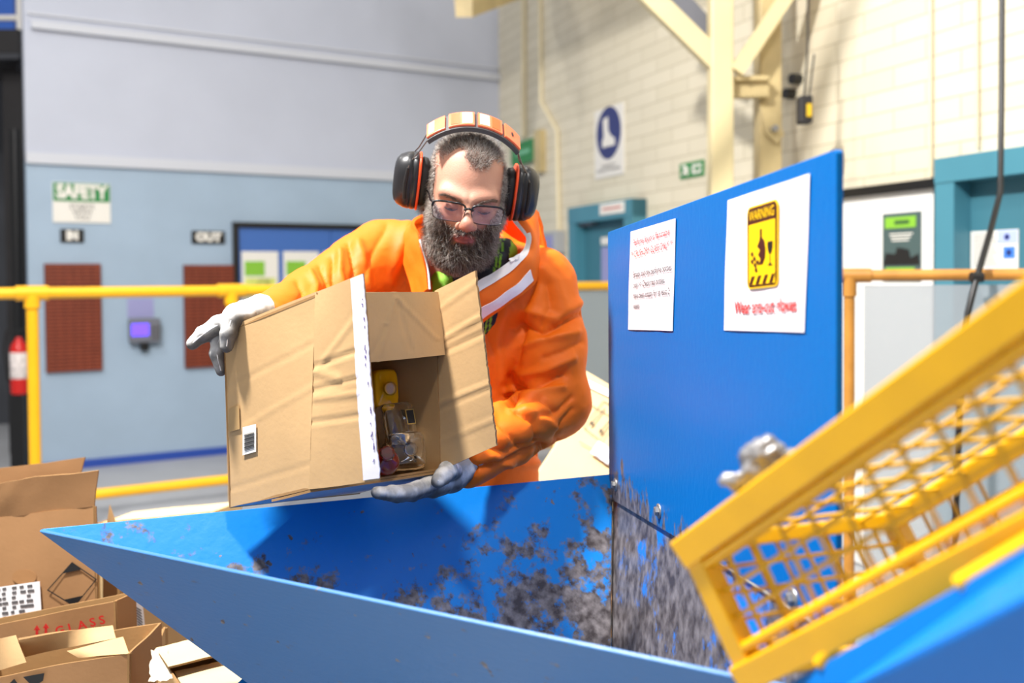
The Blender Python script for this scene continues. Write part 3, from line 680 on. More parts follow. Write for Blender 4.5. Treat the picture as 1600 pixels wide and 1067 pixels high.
# body and feet below
mb = MB(); bx, by = S_[0], S_[1]
mb.wbox((bx - .3, by - .25, .12), (bx + .3, by + .28, .5)); mb.build('crusher_body', M['blue'], hop, bevel=.01)
for sx in (-.27, .21):
    for sy in (-.22, .19): mb = MB(); mb.wbox((bx + sx, by + sy, 0), (bx + sx + .06, by + sy + .06, .13)); mb.build('foot', M['black'], hop)
for p_, q_ in ((A_ + (S_ - A_) * .35, (bx - .28, by, .5)), (B_ + (S_ - B_) * .4, (bx, by + .26, .5))):
    mb = MB(); mb.tube([np.asarray(p_) + [0, .03, -.02], np.asarray(q_)], .02, 4, sm=False); mb.build('brace', M['blue'], hop)
mb = MB(); mb.hexa([(U0 + U1) / 2 + dn * .9 + [0, .0, 0], (U0 + U1) / 2 + dn * .9 + [.04, 0, 0], (U0 + U1) / 2 + dn * .9 + [.04, .04, 0], (U0 + U1) / 2 + dn * .9 + [0, .04, 0]] + [0, 0, 0, 0]) if False else None

# ------------------------------------------------------------------ laminated notices on the splash plate
PN = Frame(PF.p(0, 0, .0085), PF.u)
def notice(name, label, c4):
    pts = [PN.uv(*c) for c in c4]; mb = MB(); n = 12
    P4 = [PN.p(u, v, .0008) for u, v in pts]; f = bilin(P4[3], P4[2], P4[1], P4[0])   # BL BR TR TL
    mb.sheet(lambda u, v: f(u, v) + PN.n * (.0005 * math.sin(u * 5 + v * 3) ** 2 + .0004 * math.sin(u * 9 - v * 4) ** 2), n, n, .0006)
    o = mb.build(name, M['laminate']); tag(o, label, 'notice'); return o, pts
M['laminate'] = mat('laminated_paper', srgb(238, 236, 242), .22, coat=.3)
r, c4 = notice('instruction_notice', 'white notice about flammable perfume and dry glass on the blue plate', ((986, 362), (1057, 341), (1052, 517), (982, 515)))
w = c4[1][0] - c4[0][0]; uL = c4[0][0]; vt, vb = c4[0][1], c4[3][1]; hh = vt - vb; um = uL + w / 2
M['nred'] = mat('notice_red', srgb(192, 44, 44), .5)
for i, s in enumerate(('Perfume liquid is flammable', '** CRUSH DRY GLASS ONLY **')):
    u, v = PN.uv(1020, 374 + i * 19); text('red_lettering', s, PN, um, vt - hh * (.13 + .115 * i), hh * .093, M['nred'], r, .0030, fit=w * (.80 if i == 0 else .92))
for i, s in enumerate(('Empty and dry perfume bottles', 'only >> Check that bottles', 'have been empty for at least 2', 'weeks')):
    text('black_lettering', s, PN, uL + w * .09, vt - hh * (.45 + .105 * i), hh * .088, M['ink'], r, .0030, align='LEFT', fit=w * (.84, .70, .80, .145)[i])
r, c4 = notice('warning_notice', 'white notice with a yellow WARNING panel on the blue plate', ((1138, 313), (1267, 271), (1258, 519), (1132, 516)))
w = c4[1][0] - c4[0][0]; uL = c4[0][0]; vt, vb = c4[0][1], c4[3][1]; hh = vt - vb
q = [PN.uv(*p) for p in ((1171, 322), (1221, 313), (1219, 448), (1171, 451))]
a0, a1 = (q[0][0] + q[3][0]) / 2, (q[1][0] + q[2][0]) / 2; b0, b1 = (q[2][1] + q[3][1]) / 2, (q[0][1] + q[1][1]) / 2
def rrect(a0, b0, a1, b1, rd, n=6):
    P_ = []
    for cx_, cy_, s in ((a1 - rd, b1 - rd, 0), (a0 + rd, b1 - rd, 1), (a0 + rd, b0 + rd, 2), (a1 - rd, b0 + rd, 3)):
        for i in range(n): t = (s + i / (n - 1)) * PI / 2; P_.append((cx_ + rd * math.cos(t), cy_ + rd * math.sin(t)))
    return P_
M['wyellow'] = mat('warning_yellow', srgb(252, 200, 10), .4); M['wbrown'] = mat('warning_brown_black', srgb(62, 24, 20), .4)
W_, H_ = a1 - a0, b1 - b0; n0 = .0026
mb = MB(); PN.poly(mb, rrect(a0, b0, a1, b1, W_ * .1), n0, n0 + .0006, 0); wp = mb.build('warning_panel', M['wyellow'], r)
mb = MB(); PN.poly(mb, rrect(a0 + W_ * .03, b0 + H_ * .02, a1 - W_ * .03, b1 - H_ * .02, W_ * .09), n0 + .0006, n0 + .001); mb.build('black_border', M['wbrown'], wp)
mb = MB(); PN.poly(mb, [(a0 + W_ * .08, b0 + H_ * .045), (a1 - W_ * .08, b0 + H_ * .045), (a1 - W_ * .08, b1 - H_ * .22), (a0 + W_ * .08, b1 - H_ * .22)], n0 + .001, n0 + .0014); mb.build('yellow_field', M['wyellow'], wp)
text('warning_lettering', 'WARNING', PN, (a0 + a1) / 2, b1 - H_ * .125, H_ * .17, M['wyellow'], wp, n0 + .0016, fit=W_ * .80, bold=.0001)
X = lambda x, y: (a0 + W_ * x, b0 + H_ * y)
mb = MB(); N0, N1 = n0 + .0014, n0 + .002
PN.poly(mb, [X(x, y) for x, y in ((.46, .70), (.52, .70), (.52, .60), (.60, .55), (.64, .45), (.62, .35), (.54, .28), (.42, .28), (.48, .34), (.40, .40), (.47, .45), (.37, .50), (.44, .56), (.46, .60))], N0, N1)
for sx, sy in ((.2, .42), (.28, .36), (.2, .33), (.3, .28), (.33, .22), (.38, .31)): PN.poly(mb, [X(sx - .05, sy + .01), X(sx + .02, sy + .03), X(sx + .05, sy - .02), X(sx - .01, sy - .03)], N0, N1)
mb.build('broken_bottle_symbol', M['wbrown'], wp)
mb = MB(); PN.poly(mb, [X(.70, .53), (X(.86, .53)), X(.86, .46), X(.82, .40), X(.79, .385), X(.79, .28), X(.85, .26), X(.85, .25), X(.71, .25), X(.71, .26), X(.77, .28), X(.77, .385), X(.73, .40), X(.70, .46)], N0, N1); mb.build('wine_glass_symbol', M['ink'], wp)
mb = MB()
for i in range(4): x0 = .1 + .215 * i; PN.poly(mb, [X(x0, .05), X(x0 + .1, .05), X(x0 + .19 if i < 3 else .92, .15), X(x0 + .09, .15)], N0, N1)
mb.build('hazard_stripes', M['wbrown'], wp)
text('red_lettering', 'Wear anti-cut gloves', PN, uL + w * .5, vb + hh * .165, hh * .135, M['nred'], r, .0030, fit=w * .76, bold=.0005)

# ------------------------------------------------------------------ yellow guard cage
M['cage'] = mat('cage_yellow', srgb(240, 180, 2), .38, var=.06, vscale=14)
M['cagewire'] = mat('cage_wire_yellow', srgb(222, 168, 14), .42, var=.1, vscale=20)
TL, BL = at(1085, 852, .90), at(1176, 1050, .88); dc = np.array([.18, -.30, .25]) * 1.25; TLb = at(1395, 812, .985); BLb = TLb + (BL - TL)
cg = empty('guard_cage', TL, 'yellow wire mesh guard cage tilted over the hopper on the right', 'guard')
def bar(p, q, w=.019):
    d = unit(q - p); rf = TL - BL if abs(np.dot(d, unit(TL - BL))) < .95 else dc; a = unit(np.cross(d, rf)); b2 = np.cross(d, a); mb = MB()
    mb.box(p - d * w / 2, d, a, b2, (0, -w / 2, -w / 2), (np.linalg.norm(q - p) + w, w / 2, w / 2)); return mb
for nm, p, q, w in (('top_bar', TL, TL + dc, .027), ('bottom_bar', BL, BL + dc, .026), ('end_bar', TL, BL, .021), ('top_bar', TLb, TLb + dc, .019), ('bottom_bar', BLb, BLb + dc, .019), ('end_bar', TLb, BLb, .019), ('side_bar', TL, TLb, .014), ('side_bar', BL, BLb, .014), ('side_bar', TL + dc, TLb + dc, .014), ('side_bar', BL + dc, BLb + dc, .014)):
    bar(p, q, w).build(nm, M['cage'], cg, bevel=.002)
for p, o_ in ((TL, BL - TL), (BL, TL - BL)):
    mb = MB(); q = p + unit(o_) * .021 + unit(TLb - TL) * -.006; mb.tube([q, q + dc], .0045, 8); mb.build('edge_rod', M['cage'], cg)
def mesh_face(o, a, b, na, nb, r=.0021):
    mb = MB()
    for i in range(1, na): p = o + a * i / na; mb.tube([p, p + b], r, 6)
    for j in range(1, nb): p = o + b * j / nb; mb.tube([p, p + a], r, 6)
    mb.build('wire_mesh', M['cagewire'], cg)
mesh_face(TL, dc, BL - TL, 15, 5, .0023); mesh_face(TLb, dc, BL - TL, 15, 4); mesh_face(TL, dc, TLb - TL, 15, 5); mesh_face(BL, dc, TLb - TL, 21, 8) if False else None; mesh_face(TL, TLb - TL, BL - TL, 8, 5)
for t in (.25, .8):
    p = BL + dc * t; q = U0 + (U1 - U0) * (t * .8); mb = MB(); mb.tube([p, q], .006, 8); mb.build('support_pin', M['cage'], cg)

# crumpled plastic wrapped round the top bar
c0 = at(1196, 722, .86); h = .0022; xs, ys, zs = arange(c0[0] - .07, c0[0] + .07, h), arange(c0[1] - .06, c0[1] + .06, h), arange(c0[2] - .06, c0[2] + .06, h)
P = grid(xs, ys, zs); d = ell(P, c0, (.024, .024, .023)); d = smin(d, cap(P, at(1175, 748, .86), at(1135, 752, .855), .012, .007), .01)
d = smin(d, cap(P, at(1200, 740, .865), at(1235, 745, .87), .017, .02), .012); d = smin(d, cap(P, at(1205, 755, .86), at(1215, 785, .87), .014, .01), .01)
V, Q = nets(d, xs, ys, zs); Nn = vnormals(V, Q); V = V + Nn * (fbm(V, 70, 3) * .006 - np.abs(fbm(V, 45, 2)) * .006)[:, None]
mt, nt, b = newmat('grey_plastic_film'); b.inputs['Base Color'].default_value = srgb(140, 140, 143); b.inputs['Roughness'].default_value = .22; b.inputs['Transmission Weight'].default_value = .25; b.inputs['Metallic'].default_value = .1
tag(np_mesh('plastic_wrap', V, Q, mt), 'crumpled silvery plastic wrapped round the top bar of the yellow cage', 'plastic wrap')
# ================================================================== cardboard
def card_mat(name, c, var=.06):
    mt, nt, b = newmat(name); N, L = nt.nodes, nt.links
    tc = N.new('ShaderNodeTexCoord'); n1 = N.new('ShaderNodeTexNoise'); n1.inputs['Scale'].default_value = 9; n1.inputs['Detail'].default_value = 8; n1.inputs['Roughness'].default_value = .6
    L.new(tc.outputs['Object'], n1.inputs['Vector'])
    rp = N.new('ShaderNodeValToRGB'); rp.color_ramp.elements[0].position = .3; rp.color_ramp.elements[1].position = .7
    rp.color_ramp.elements[0].color = tuple(x * (1 - var) for x in c[:3]) + (1,); rp.color_ramp.elements[1].color = tuple(x * (1 + var) for x in c[:3]) + (1,)
    L.new(n1.outputs['Fac'], rp.inputs[0]); L.new(rp.outputs[0], b.inputs['Base Color']); b.inputs['Roughness'].default_value = .65; b.inputs['Specular IOR Level'].default_value = .25
    n2 = N.new('ShaderNodeTexNoise'); n2.inputs['Scale'].default_value = 120; n2.inputs['Detail'].default_value = 2; L.new(tc.outputs['Object'], n2.inputs['Vector'])
    bp = N.new('ShaderNodeBump'); bp.inputs['Strength'].default_value = .12; bp.inputs['Distance'].default_value = .002; L.new(n2.outputs['Fac'], bp.inputs['Height']); L.new(bp.outputs['Normal'], b.inputs['Normal'])
    return mt
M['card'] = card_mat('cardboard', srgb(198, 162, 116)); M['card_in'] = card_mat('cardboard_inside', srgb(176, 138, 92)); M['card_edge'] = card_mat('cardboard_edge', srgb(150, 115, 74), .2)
M['card_dark'] = card_mat('cardboard_brown', srgb(160, 120, 82)); M['card_pale'] = card_mat('cardboard_pale', srgb(222, 196, 150))
M['card_under'] = card_mat('cardboard_bluish_base', srgb(165, 170, 182), .1)  # blue-grey card for the held carton's underside
M['tape'] = mat('brown_tape', srgb(186, 150, 100), .3); M['tape_white'] = mat('white_tape', srgb(236, 232, 240), .35, bump=.05, bscale=40)
TH = .004
def wob(fn, amp, seed, freq=9):
    o = Vector((seed * 3.1, seed * 1.7, seed * .3))
    def g(u, v):
        p = fn(u, v); return p + np.array(mnoise.noise_vector(Vector(p) * freq + o)) * amp
    return g
PANEL = {}
def panel(parent, name, c4, mm=None, nu=10, nv=10, amp=.002, seed=1, crease=(), th=TH, torn=0, tornu=0):
    """card sheet; c4 in order 00,10,11,01 (front faces du x dv); crease: (u-line-function, depth)"""
    f = wob(bilin(*c4), amp, seed); nrm = unit(np.cross(np.asarray(c4[1]) - np.asarray(c4[0]), np.asarray(c4[3]) - np.asarray(c4[0])))
    def g(u, v):
        if torn and v > .999: v = 1 + torn * (mnoise.noise(Vector((u * 23, seed, 0))) + .5 * mnoise.noise(Vector((u * 70, seed, 3))))
        if tornu and u > .999: u = 1 + tornu * (mnoise.noise(Vector((v * 31, seed, 5))) + .6 * mnoise.noise(Vector((v * 90, seed, 8))))
        p = f(u, v)
        for (a, b2, w, dp) in crease:          # line a->b2 in (u,v)
            ax, ay = a; bx, by = b2; L2 = (bx - ax) ** 2 + (by - ay) ** 2
            t = max(0, min(1, ((u - ax) * (bx - ax) + (v - ay) * (by - ay)) / L2)); dd = math.hypot(u - ax - t * (bx - ax), v - ay - t * (by - ay))
            p = p + nrm * dp * .45 * (math.exp(-(math.hypot(dd, w * .5) - w * .5) / w * 1.5) - .3 * math.exp(-((dd - 2 * w) / w) ** 2))
        return p
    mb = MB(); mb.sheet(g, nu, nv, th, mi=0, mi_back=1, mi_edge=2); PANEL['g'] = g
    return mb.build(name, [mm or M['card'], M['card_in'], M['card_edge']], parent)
def decal(parent, name, mm, pts, nrm, th=.0008, off=.0015):
    nrm = unit(nrm); mb = MB(); mb.prism([np.asarray(p) + nrm * off for p in pts], nrm * th); return mb.build(name, mm, parent)
def face_frame(c4):
    c4 = [np.asarray(c, float) for c in c4]; return Frame(c4[0], c4[1] - c4[0], c4[3] - c4[0])

# ------------------------------------------------------------------ the carton being emptied
P1, P2, P3, P4 = at(493, 456, 1.55), at(483, 765, 1.55), at(683, 456, 1.71), at(690, 735, 1.71)
Q1, Q2 = at(349, 514, 1.68), at(358, 793, 1.68); Q3 = Q1 + (P3 - P1) + np.array([0, 0, -.035]); Q4 = Q2 + (P4 - P2) + np.array([0, 0, -.010])
bx = empty('held_carton', (P2 + Q4) / 2, 'open brown cardboard carton of perfume bottles held by the worker over the hopper', 'cardboard box')
kk = [((0, .66), (1, .74), .012, -.0016), ((0, .40), (1, .52), .012, .0014), ((0, .10), (1, .13), .012, -.0012)]
panel(bx, 'side_wall', (Q2, P2, P1, Q1), nu=36, nv=60, amp=.0018, seed=1, crease=kk)
sideg = PANEL['g']
def on_side(px, py):
    u0, u1, v0, v1 = 0., 1., 0., 1.
    for _ in range(5):                       # find the point of the wavy wall under this pixel
        us, vs = np.linspace(u0, u1, 9), np.linspace(v0, v1, 9); best = min(((np.hypot(*(project(sideg(a, b))[:2] - (px, py))), a, b) for a in us for b in vs))
        du, dv = (u1 - u0) / 6, (v1 - v0) / 6; u0, u1, v0, v1 = max(0, best[1] - du), min(1, best[1] + du), max(0, best[2] - dv), min(1, best[2] + dv)
    return sideg(best[1], best[2])
panel(bx, 'side_wall', (P4, Q4, Q3, P3), nu=10, nv=14, amp=.002, seed=2)
panel(bx, 'back_wall', (Q4, Q2, Q1, Q3), nu=8, nv=8, amp=.001, seed=3)
panel(bx, 'bottom_wall', (Q4, P4, P2, Q2), M['card_under'], nu=8, nv=8, amp=.001, seed=4)
dz_ = np.array([0, 0, -.004]); panel(bx, 'top_wall', (Q1 + dz_, P1 + dz_, P3 + dz_, Q3 + dz_), nu=8, nv=8, amp=0, seed=5)
F1, F2 = at(566, 427, 1.465), at(592, 751, 1.475)
panel(bx, 'flap', (P2, F2, F1, P1), nu=36, nv=70, amp=.002, seed=6, crease=[((0, .62), (.8, .645), .012, -.004), ((0, .505), (.8, .51), .010, -.004), ((.02, .46), (.8, .44), .014, .003), ((0, .34), (.8, .33), .012, -.003), ((0, .60), (.5, .53), .02, .003), ((.1, .62), (.8, .80), .018, .002)])
flapg = PANEL['g']
G1, G2 = at(742, 423, 1.625), at(776, 697, 1.63)
panel(bx, 'flap', (P4 + [-.004, .001, 0], G2, G1, P3 + [-.004, .001, .002]), M['card'], nu=36, nv=60, amp=.002, seed=7, tornu=.02, crease=[((0, .71), (1, .74), .012, .004), ((0, .64), (1, .645), .012, -.004), ((0, .37), (1, .36), .012, .003), ((0, .33), (1, .33), .010, -.002), ((0, .88), (1, .93), .014, .002), ((0, .16), (1, .15), .014, .002)])
T1, T2 = at(497, 572, 1.575), at(693, 553, 1.70)
tf = lambda p: np.asarray(p) + np.array([.004, -.006, -.001])
panel(bx, 'flap', (tf(T1), tf(T2), tf(P3), tf(P1)), nu=50, nv=36, amp=.002, seed=8, crease=[((.62, .93), (.44, .0), .014, .005), ((.62, .93), (.72, .1), .014, -.004), ((.62, .93), (.95, .25), .016, .004), ((.52, .5), (.40, .1), .016, -.003)])
E1, E2 = P2 + (Q2 - P2) * .45 + [0, 0, -.006], P4 + (Q4 - P4) * .45 + [0, 0, -.006]
panel(bx, 'flap', (E1, E2, P4 + [.002, -.002, -.004], P2 + [.002, -.002, -.004]), M['card_under'], amp=.001, seed=9)
# torn white tape along the free edge of the near flap
fF = bilin(P2, F2, F1, P1); nF = unit(np.cross(F2 - P2, P1 - P2)); fw = flapg
def tp(u, v):
    w0 = .80 - .02 * v; w1 = 1.02 + .022 * mnoise.noise(Vector((v * 9, 1, 0))) + .012 * mnoise.noise(Vector((v * 40, 2, 0)))
    return fw(w0 + (w1 - w0) * u, .01 + v * .985) + nF * .0022
mb = MB(); mb.sheet(tp, 5, 90, .0016); mb.build('white_tape', M['tape_white'], bx)
mb = MB()
for i in range(26):
    v = .05 + .9 * RNG.random(); u = .955 + .03 * RNG.random(); p = fw(u, v) + nF * .0028; L_ = .002 + .004 * RNG.random(); mb.box(p, unit(P1 - P2), unit(F2 - P2), nF, (0, 0, 0), (L_, .0012, .0004))
mb.build('tape_print', mat('tape_print_violet', srgb(96, 86, 150), .5), bx)
# small things on the side wall
SW = face_frame((Q2, P2, P1, Q1)); SW.n = SW.n if np.dot(SW.n, CAM - SW.o) > 0 else -SW.n
lab = [on_side(*c) + SW.n * .0004 for c in ((381, 711), (402, 705), (402, 662), (381, 667))]
lb_ = decal(bx, 'barcode_label', M['signwhite'], lab, SW.n)
mb = MB(); l0, l1, l2, l3 = lab
for i in range(13):
    t = .14 + .62 * i / 13; hgt = (.012, .022, .03)[i % 3]; f = bilin(l0, l1, l2, l3)
    mb.prism([f(.15, t) + SW.n * .0028, f(.88, t) + SW.n * .0028, f(.88, t + hgt) + SW.n * .0028, f(.15, t + hgt) + SW.n * .0028], SW.n * .0004)
mb.build('barcode', M['ink'], lb_)
decal(bx, 'tape_patch', M['tape'], [on_side(*c) + SW.n * .0002 for c in ((360, 675), (376, 670), (375, 633), (359, 639))], SW.n, .0006)
# handle slot print on the base
# ------------------------------------------------------------------ bottles inside
def glassmat(name, c, rough=.02):
    mt, nt, b = newmat(name); b.inputs['Base Color'].default_value = c; b.inputs['Roughness'].default_value = rough; b.inputs['Transmission Weight'].default_value = 1; b.inputs['IOR'].default_value = 1.45; return mt
M['glass'] = glassmat('clear_glass', (.95, .96, .96, 1)); M['redglass'] = mat('red_glass', srgb(112, 16, 12), .06, coat=.6); M['amber'] = mat('yellow_glass', srgb(246, 178, 12), .15, coat=.5)
def bottle(name, label, px, D, size, tilt, mglass, neck=True, shape='square', cap_m=None, lab=None, axis=None):
    c = at(px[0], px[1], D); w, h, dth = size
    up = unit(axis) if axis is not None else unit((math.sin(tilt), -.1, math.cos(tilt)))
    ref = np.array([0, 0, 1.0]) if abs(up[2]) < .7 else np.array([.62, -.78, 0]); fr = unit(ref - up * np.dot(ref, up))
    rt = np.cross(up, fr); base = c - up * h / 2
    r = empty(name, base, label, 'perfume bottle', 'empty perfume bottles in the held carton')
    def ring(hh, ww, dd, n=28, pw=5.0):
        out = []
        for j in range(n):
            t = 2 * PI * j / n; cs, sn = math.cos(t), math.sin(t); k = (abs(cs) ** pw + abs(sn) ** pw) ** (-1 / pw); out.append(base + up * hh + rt * ww / 2 * cs * k + fr * dd / 2 * sn * k)
        return out
    mb = MB()
    if shape == 'square': rings = [ring(.0, w * .9, dth * .9), ring(.003, w, dth), ring(h * .92, w, dth), ring(h, w * .86, dth * .86)]; 
    else: rings = [ring(h * t, w * max(.25, math.sin(PI * (.12 + .82 * t))) , dth * max(.25, math.sin(PI * (.12 + .82 * t))), pw=2) for t in np.linspace(0, 1, 14)]
    if neck: rings += [ring(h * 1.02, .018, .018, pw=2), ring(h * 1.02 + .012, .017, .017, pw=2)]
    mb.loft(rings); 
    if shape == 'square':
        inn = [ring(.012, w * .74, dth * .66), ring(.016, w * .8, dth * .72), ring(h * .84, w * .8, dth * .72), ring(h * .88, w * .66, dth * .6)]
        mb.loft([q[::-1] for q in inn])
    mb.build('bottle_body', mglass, r)
    if neck: mb = MB(); e = base + up * (h * 1.02 + .008); mb.lathe(e, up, [(.011, 0), (.0125, .003), (.0125, .007), (.009, .010)], 18); mb.build('neck_ring', M['glass'] if cap_m is None else cap_m, r)
    if lab is not None:
        q = base + fr * (dth / 2 + .0006) + up * h * lab[0] + rt * w * lab[1]; mb = MB()
        mb.box(q, rt, up, fr, (-.0085, -.013, 0), (.0085, .013, .0008), 0); o = mb.build('gold_border', M['wyellow'] if 'gold' not in M else M['gold'], r)
        mb = MB(); mb.box(q, rt, up, fr, (-.007, -.0115, .0008), (.007, .0115, .0013)); mb.build('black_label', M['ink'], o)
    return r
M['gold'] = mat('label_gold', srgb(205, 170, 90), .35, metal=.3)
bottle('perfume_bottle', 'flat yellow perfume bottle at the back of the open carton', (597, 608), 1.75, (.044, .05, .068), -.25, M['amber'], neck=True, axis=(.45, -.85, .12))
bottle('perfume_bottle', 'clear square glass bottle with a small black label in the carton', (619, 664), 1.725, (.064, .072, .042), .1, M['glass'], neck=False, lab=(.62, .28), axis=(-.2, .25, 1))
bottle('perfume_bottle', 'clear square glass bottle lying with its neck towards the carton opening', (632, 706), 1.722, (.064, .055, .066), 0, M['glass'], axis=(.35, -.9, .25))
bottle('perfume_bottle', 'round red glass bottle low in the carton behind the white taped flap', (602, 721), 1.648, (.048, .046, .048), 0, M['redglass'], shape='round', axis=(.2, -.8, .5))
# ------------------------------------------------------------------ the heap of cartons at lower left
tb = empty('low_table', (-1.2, 2.3, 0), 'low steel table carrying the heap of cartons at lower left', 'table')
mb = MB(); mb.wbox((-2.2, 1.62, .40), (-.44, 3.05, .44)); mb.build('table_top', M['soot'], tb)
for x in (-2.15, -.5):
    for y in (1.68, 2.95): mb = MB(); mb.wbox((x, y, 0), (x + .05, y + .05, .40)); mb.build('leg', M['soot'], tb)
ZB = .445
def dropz(p, z=ZB): q = np.array(p, float); q[2] = z; return q
def carton(label, TLf, TRf, back, mm, inner=True, group=None, top=False, name='cardboard_carton', amp=.003, seed=20, lean=(0, 0)):
    """upright carton standing on the table: top-left and top-right of the front wall and a vector to its back wall"""
    TLf, TRf, back = map(np.asarray, (TLf, TRf, back)); BLf, BRf = dropz(TLf + [lean[0], lean[1], 0]), dropz(TRf + [lean[0], lean[1], 0])
    r = empty(name, (BLf + BRf + back) / 2 * [1, 1, 0] + [0, 0, ZB] if False else BLf, label, 'cardboard box', group)
    panel(r, 'front_wall', (BLf, BRf, TRf, TLf), mm, amp=amp, seed=seed, nu=16, nv=16)
    b0 = back * [1, 1, 0]
    panel(r, 'side_wall', (BRf, BRf + b0, TRf + back, TRf), mm, amp=amp, seed=seed + 1)
    panel(r, 'side_wall', (BLf + b0, BLf, TLf, TLf + back), mm, amp=amp, seed=seed + 2)
    panel(r, 'back_wall', (BRf + b0, BLf + b0, TLf + back, TRf + back), mm, amp=amp, seed=seed + 3)
    panel(r, 'bottom_wall', (BLf, BLf + b0, BRf + b0, BRf), mm, amp=0, seed=seed + 4, nu=3, nv=3)
    if top: panel(r, 'top_wall', (TLf, TRf, TRf + back, TLf + back), mm, amp=amp, seed=seed + 5)
    return r, (BLf, BRf, TRf, TLf)
g = 'cartons heaped at lower left'
# A: big carton with its flaps standing up
a0, a1 = at(-150, 826, 2.18), at(149, 790, 2.12); bk = np.array([-.14, .26, .0])
r, c4 = carton('big open brown carton with upright flaps and a black diamond mark', a0, a1, bk, M['card_dark'], seed=30, lean=(.02, -.04), group=g)
panel(r, 'flap', (a0, a1, at(152, 734, 2.11), at(-150, 775, 2.17)), M['card_dark'], nu=22, nv=10, amp=.006, seed=35, torn=.03, crease=[((.45, 0), (.6, 1), .04, .005), ((.7, 0), (.62, 1), .03, -.004)])
panel(r, 'flap', (a0 + bk, a1 + bk + [-.005, 0, 0], at(133, 717, 2.38), at(-150, 745, 2.44)), M['card_dark'], nu=14, nv=8, amp=.006, seed=36, torn=.03)
AF = face_frame(c4)
D_ = lambda pts, off=.004: [AF.p(*AF.uv(*c), off) for c in pts]
decal(r, 'damp_stain', card_mat('damp_card', srgb(158, 116, 76)), D_([(40 + 19 * math.cos(t), 901 + 12 * math.sin(t)) for t in np.linspace(0, 2 * PI, 24)[:-1]], .0025), AF.n, .0004)
lb_ = decal(r, 'shipping_label', M['paper'], D_([(-60, 980), (68, 958), (65, 907), (-60, 925)], .005), AF.n)
mb = MB()
for i in range(7):
    y = 918 + i * 7.5; 
    for j in range(6):
        x0 = -20 + j * 13 + RNG.random() * 4; w_ = 5 + 6 * RNG.random()
        if RNG.random() < .8: mb.prism(D_([(x0, y + 4 - x0 * .12), (x0 + w_, y + 4 - x0 * .12 - 1), (x0 + w_, y - x0 * .12 - 1), (x0, y - x0 * .12)], .0082), AF.n * .0003)
mb.build('label_print', M['inkgrey'], lb_)
top_, rgt, bot, lft = (115, 877), (154, 904), (119, 947), (76, 921)
lerp = lambda a, b2, t: (a[0] + (b2[0] - a[0]) * t, a[1] + (b2[1] - a[1]) * t)
mb = MB()
ring_o = [top_, rgt, bot, lft]; ce = (116, 912); ring_i = [lerp(c, ce, .06) for c in ring_o]
for i in range(4): j = (i + 1) % 4; mb.prism(D_([ring_o[i], ring_o[j], ring_i[j], ring_i[i]], .006), AF.n * .0004)
mb.prism(D_([top_, lerp(top_, rgt, .42), lerp(top_, lft, .42)], .006), AF.n * .0006); mb.prism(D_([bot, lerp(bot, lft, .42), lerp(bot, rgt, .42)], .006), AF.n * .0006)
mb.build('diamond_mark', M['ink'], r)
# B: GLASS carton
b0, b1 = at(-80, 990, 2.02), at(181, 939, 1.99)
r, c4 = carton('low carton printed GLASS in red in front of the big open carton', b0, b1, np.array([.02, .06, 0]), M['card_dark'], seed=50, group=g)
BF = face_frame(c4); q = BF.uv(123, 976)
dirr = math.atan2(BF.uv(160, 967)[1] - BF.uv(95, 983)[1], BF.uv(160, 967)[0] - BF.uv(95, 983)[0])
text('red_lettering', 'G L A S S', BF, q[0] + .006, q[1], .024, M['red'], r, .006, rot=dirr, sx=1.15, bold=.0006)
for x, y in ((60, 985), (74, 982)):
    mb = MB(); D2 = lambda pts: [BF.p(*BF.uv(*c), .005) for c in pts]
    mb.prism(D2([(x - 2, y + 8), (x + 2, y + 8), (x + 2, y - 3), (x - 2, y - 3)]), BF.n * .0005); mb.prism(D2([(x - 5, y - 2), (x + 5, y - 2), (x, y - 10)]), BF.n * .0005); mb.build('red_arrow', M['red'], r)
# C: crushed carton at the very front
c0, c1 = at(-80, 1070, 1.80), at(203, 1022, 1.79); bkc = np.array([.0, .165, .0])
r, c4 = carton('crushed carton with torn top flaps at the bottom left corner', c0, c1, bkc, M['card_dark'], seed=60, group=g)
zc = .822
panel(r, 'flap', (at(28, 1030, 1.86), at(182, 996, 1.87), on_z(176, 976, zc + .012), on_z(30, 1000, zc + .016)), M['card'], nu=14, nv=6, amp=.003, seed=66)
panel(r, 'flap', (at(122, 1028, 1.80), at(203, 1021, 1.79), on_z(193, 996, zc + .01), on_z(103, 1016, zc + .004)), M['card'], nu=10, nv=6, amp=.003, seed=67)
panel(r, 'flap', (at(-70, 1066, 1.8), at(43, 1036, 1.81), on_z(26, 994, zc + .02), on_z(-70, 1012, zc + .02)), M['card'], nu=10, nv=8, amp=.004, seed=68)
CFm = face_frame(c4); D3 = lambda pts: [CFm.p(*CFm.uv(*c), .004) for c in pts]
mb = MB(); mb.prism(D3([(38, 1056), (71, 1050), (69, 1062), (60, 1068), (48, 1066)]), CFm.n * .0005); mb.prism(D3([(16, 1067), (24, 1059), (30, 1067)]), CFm.n * .0005); mb.build('black_mark', M['ink'], r)
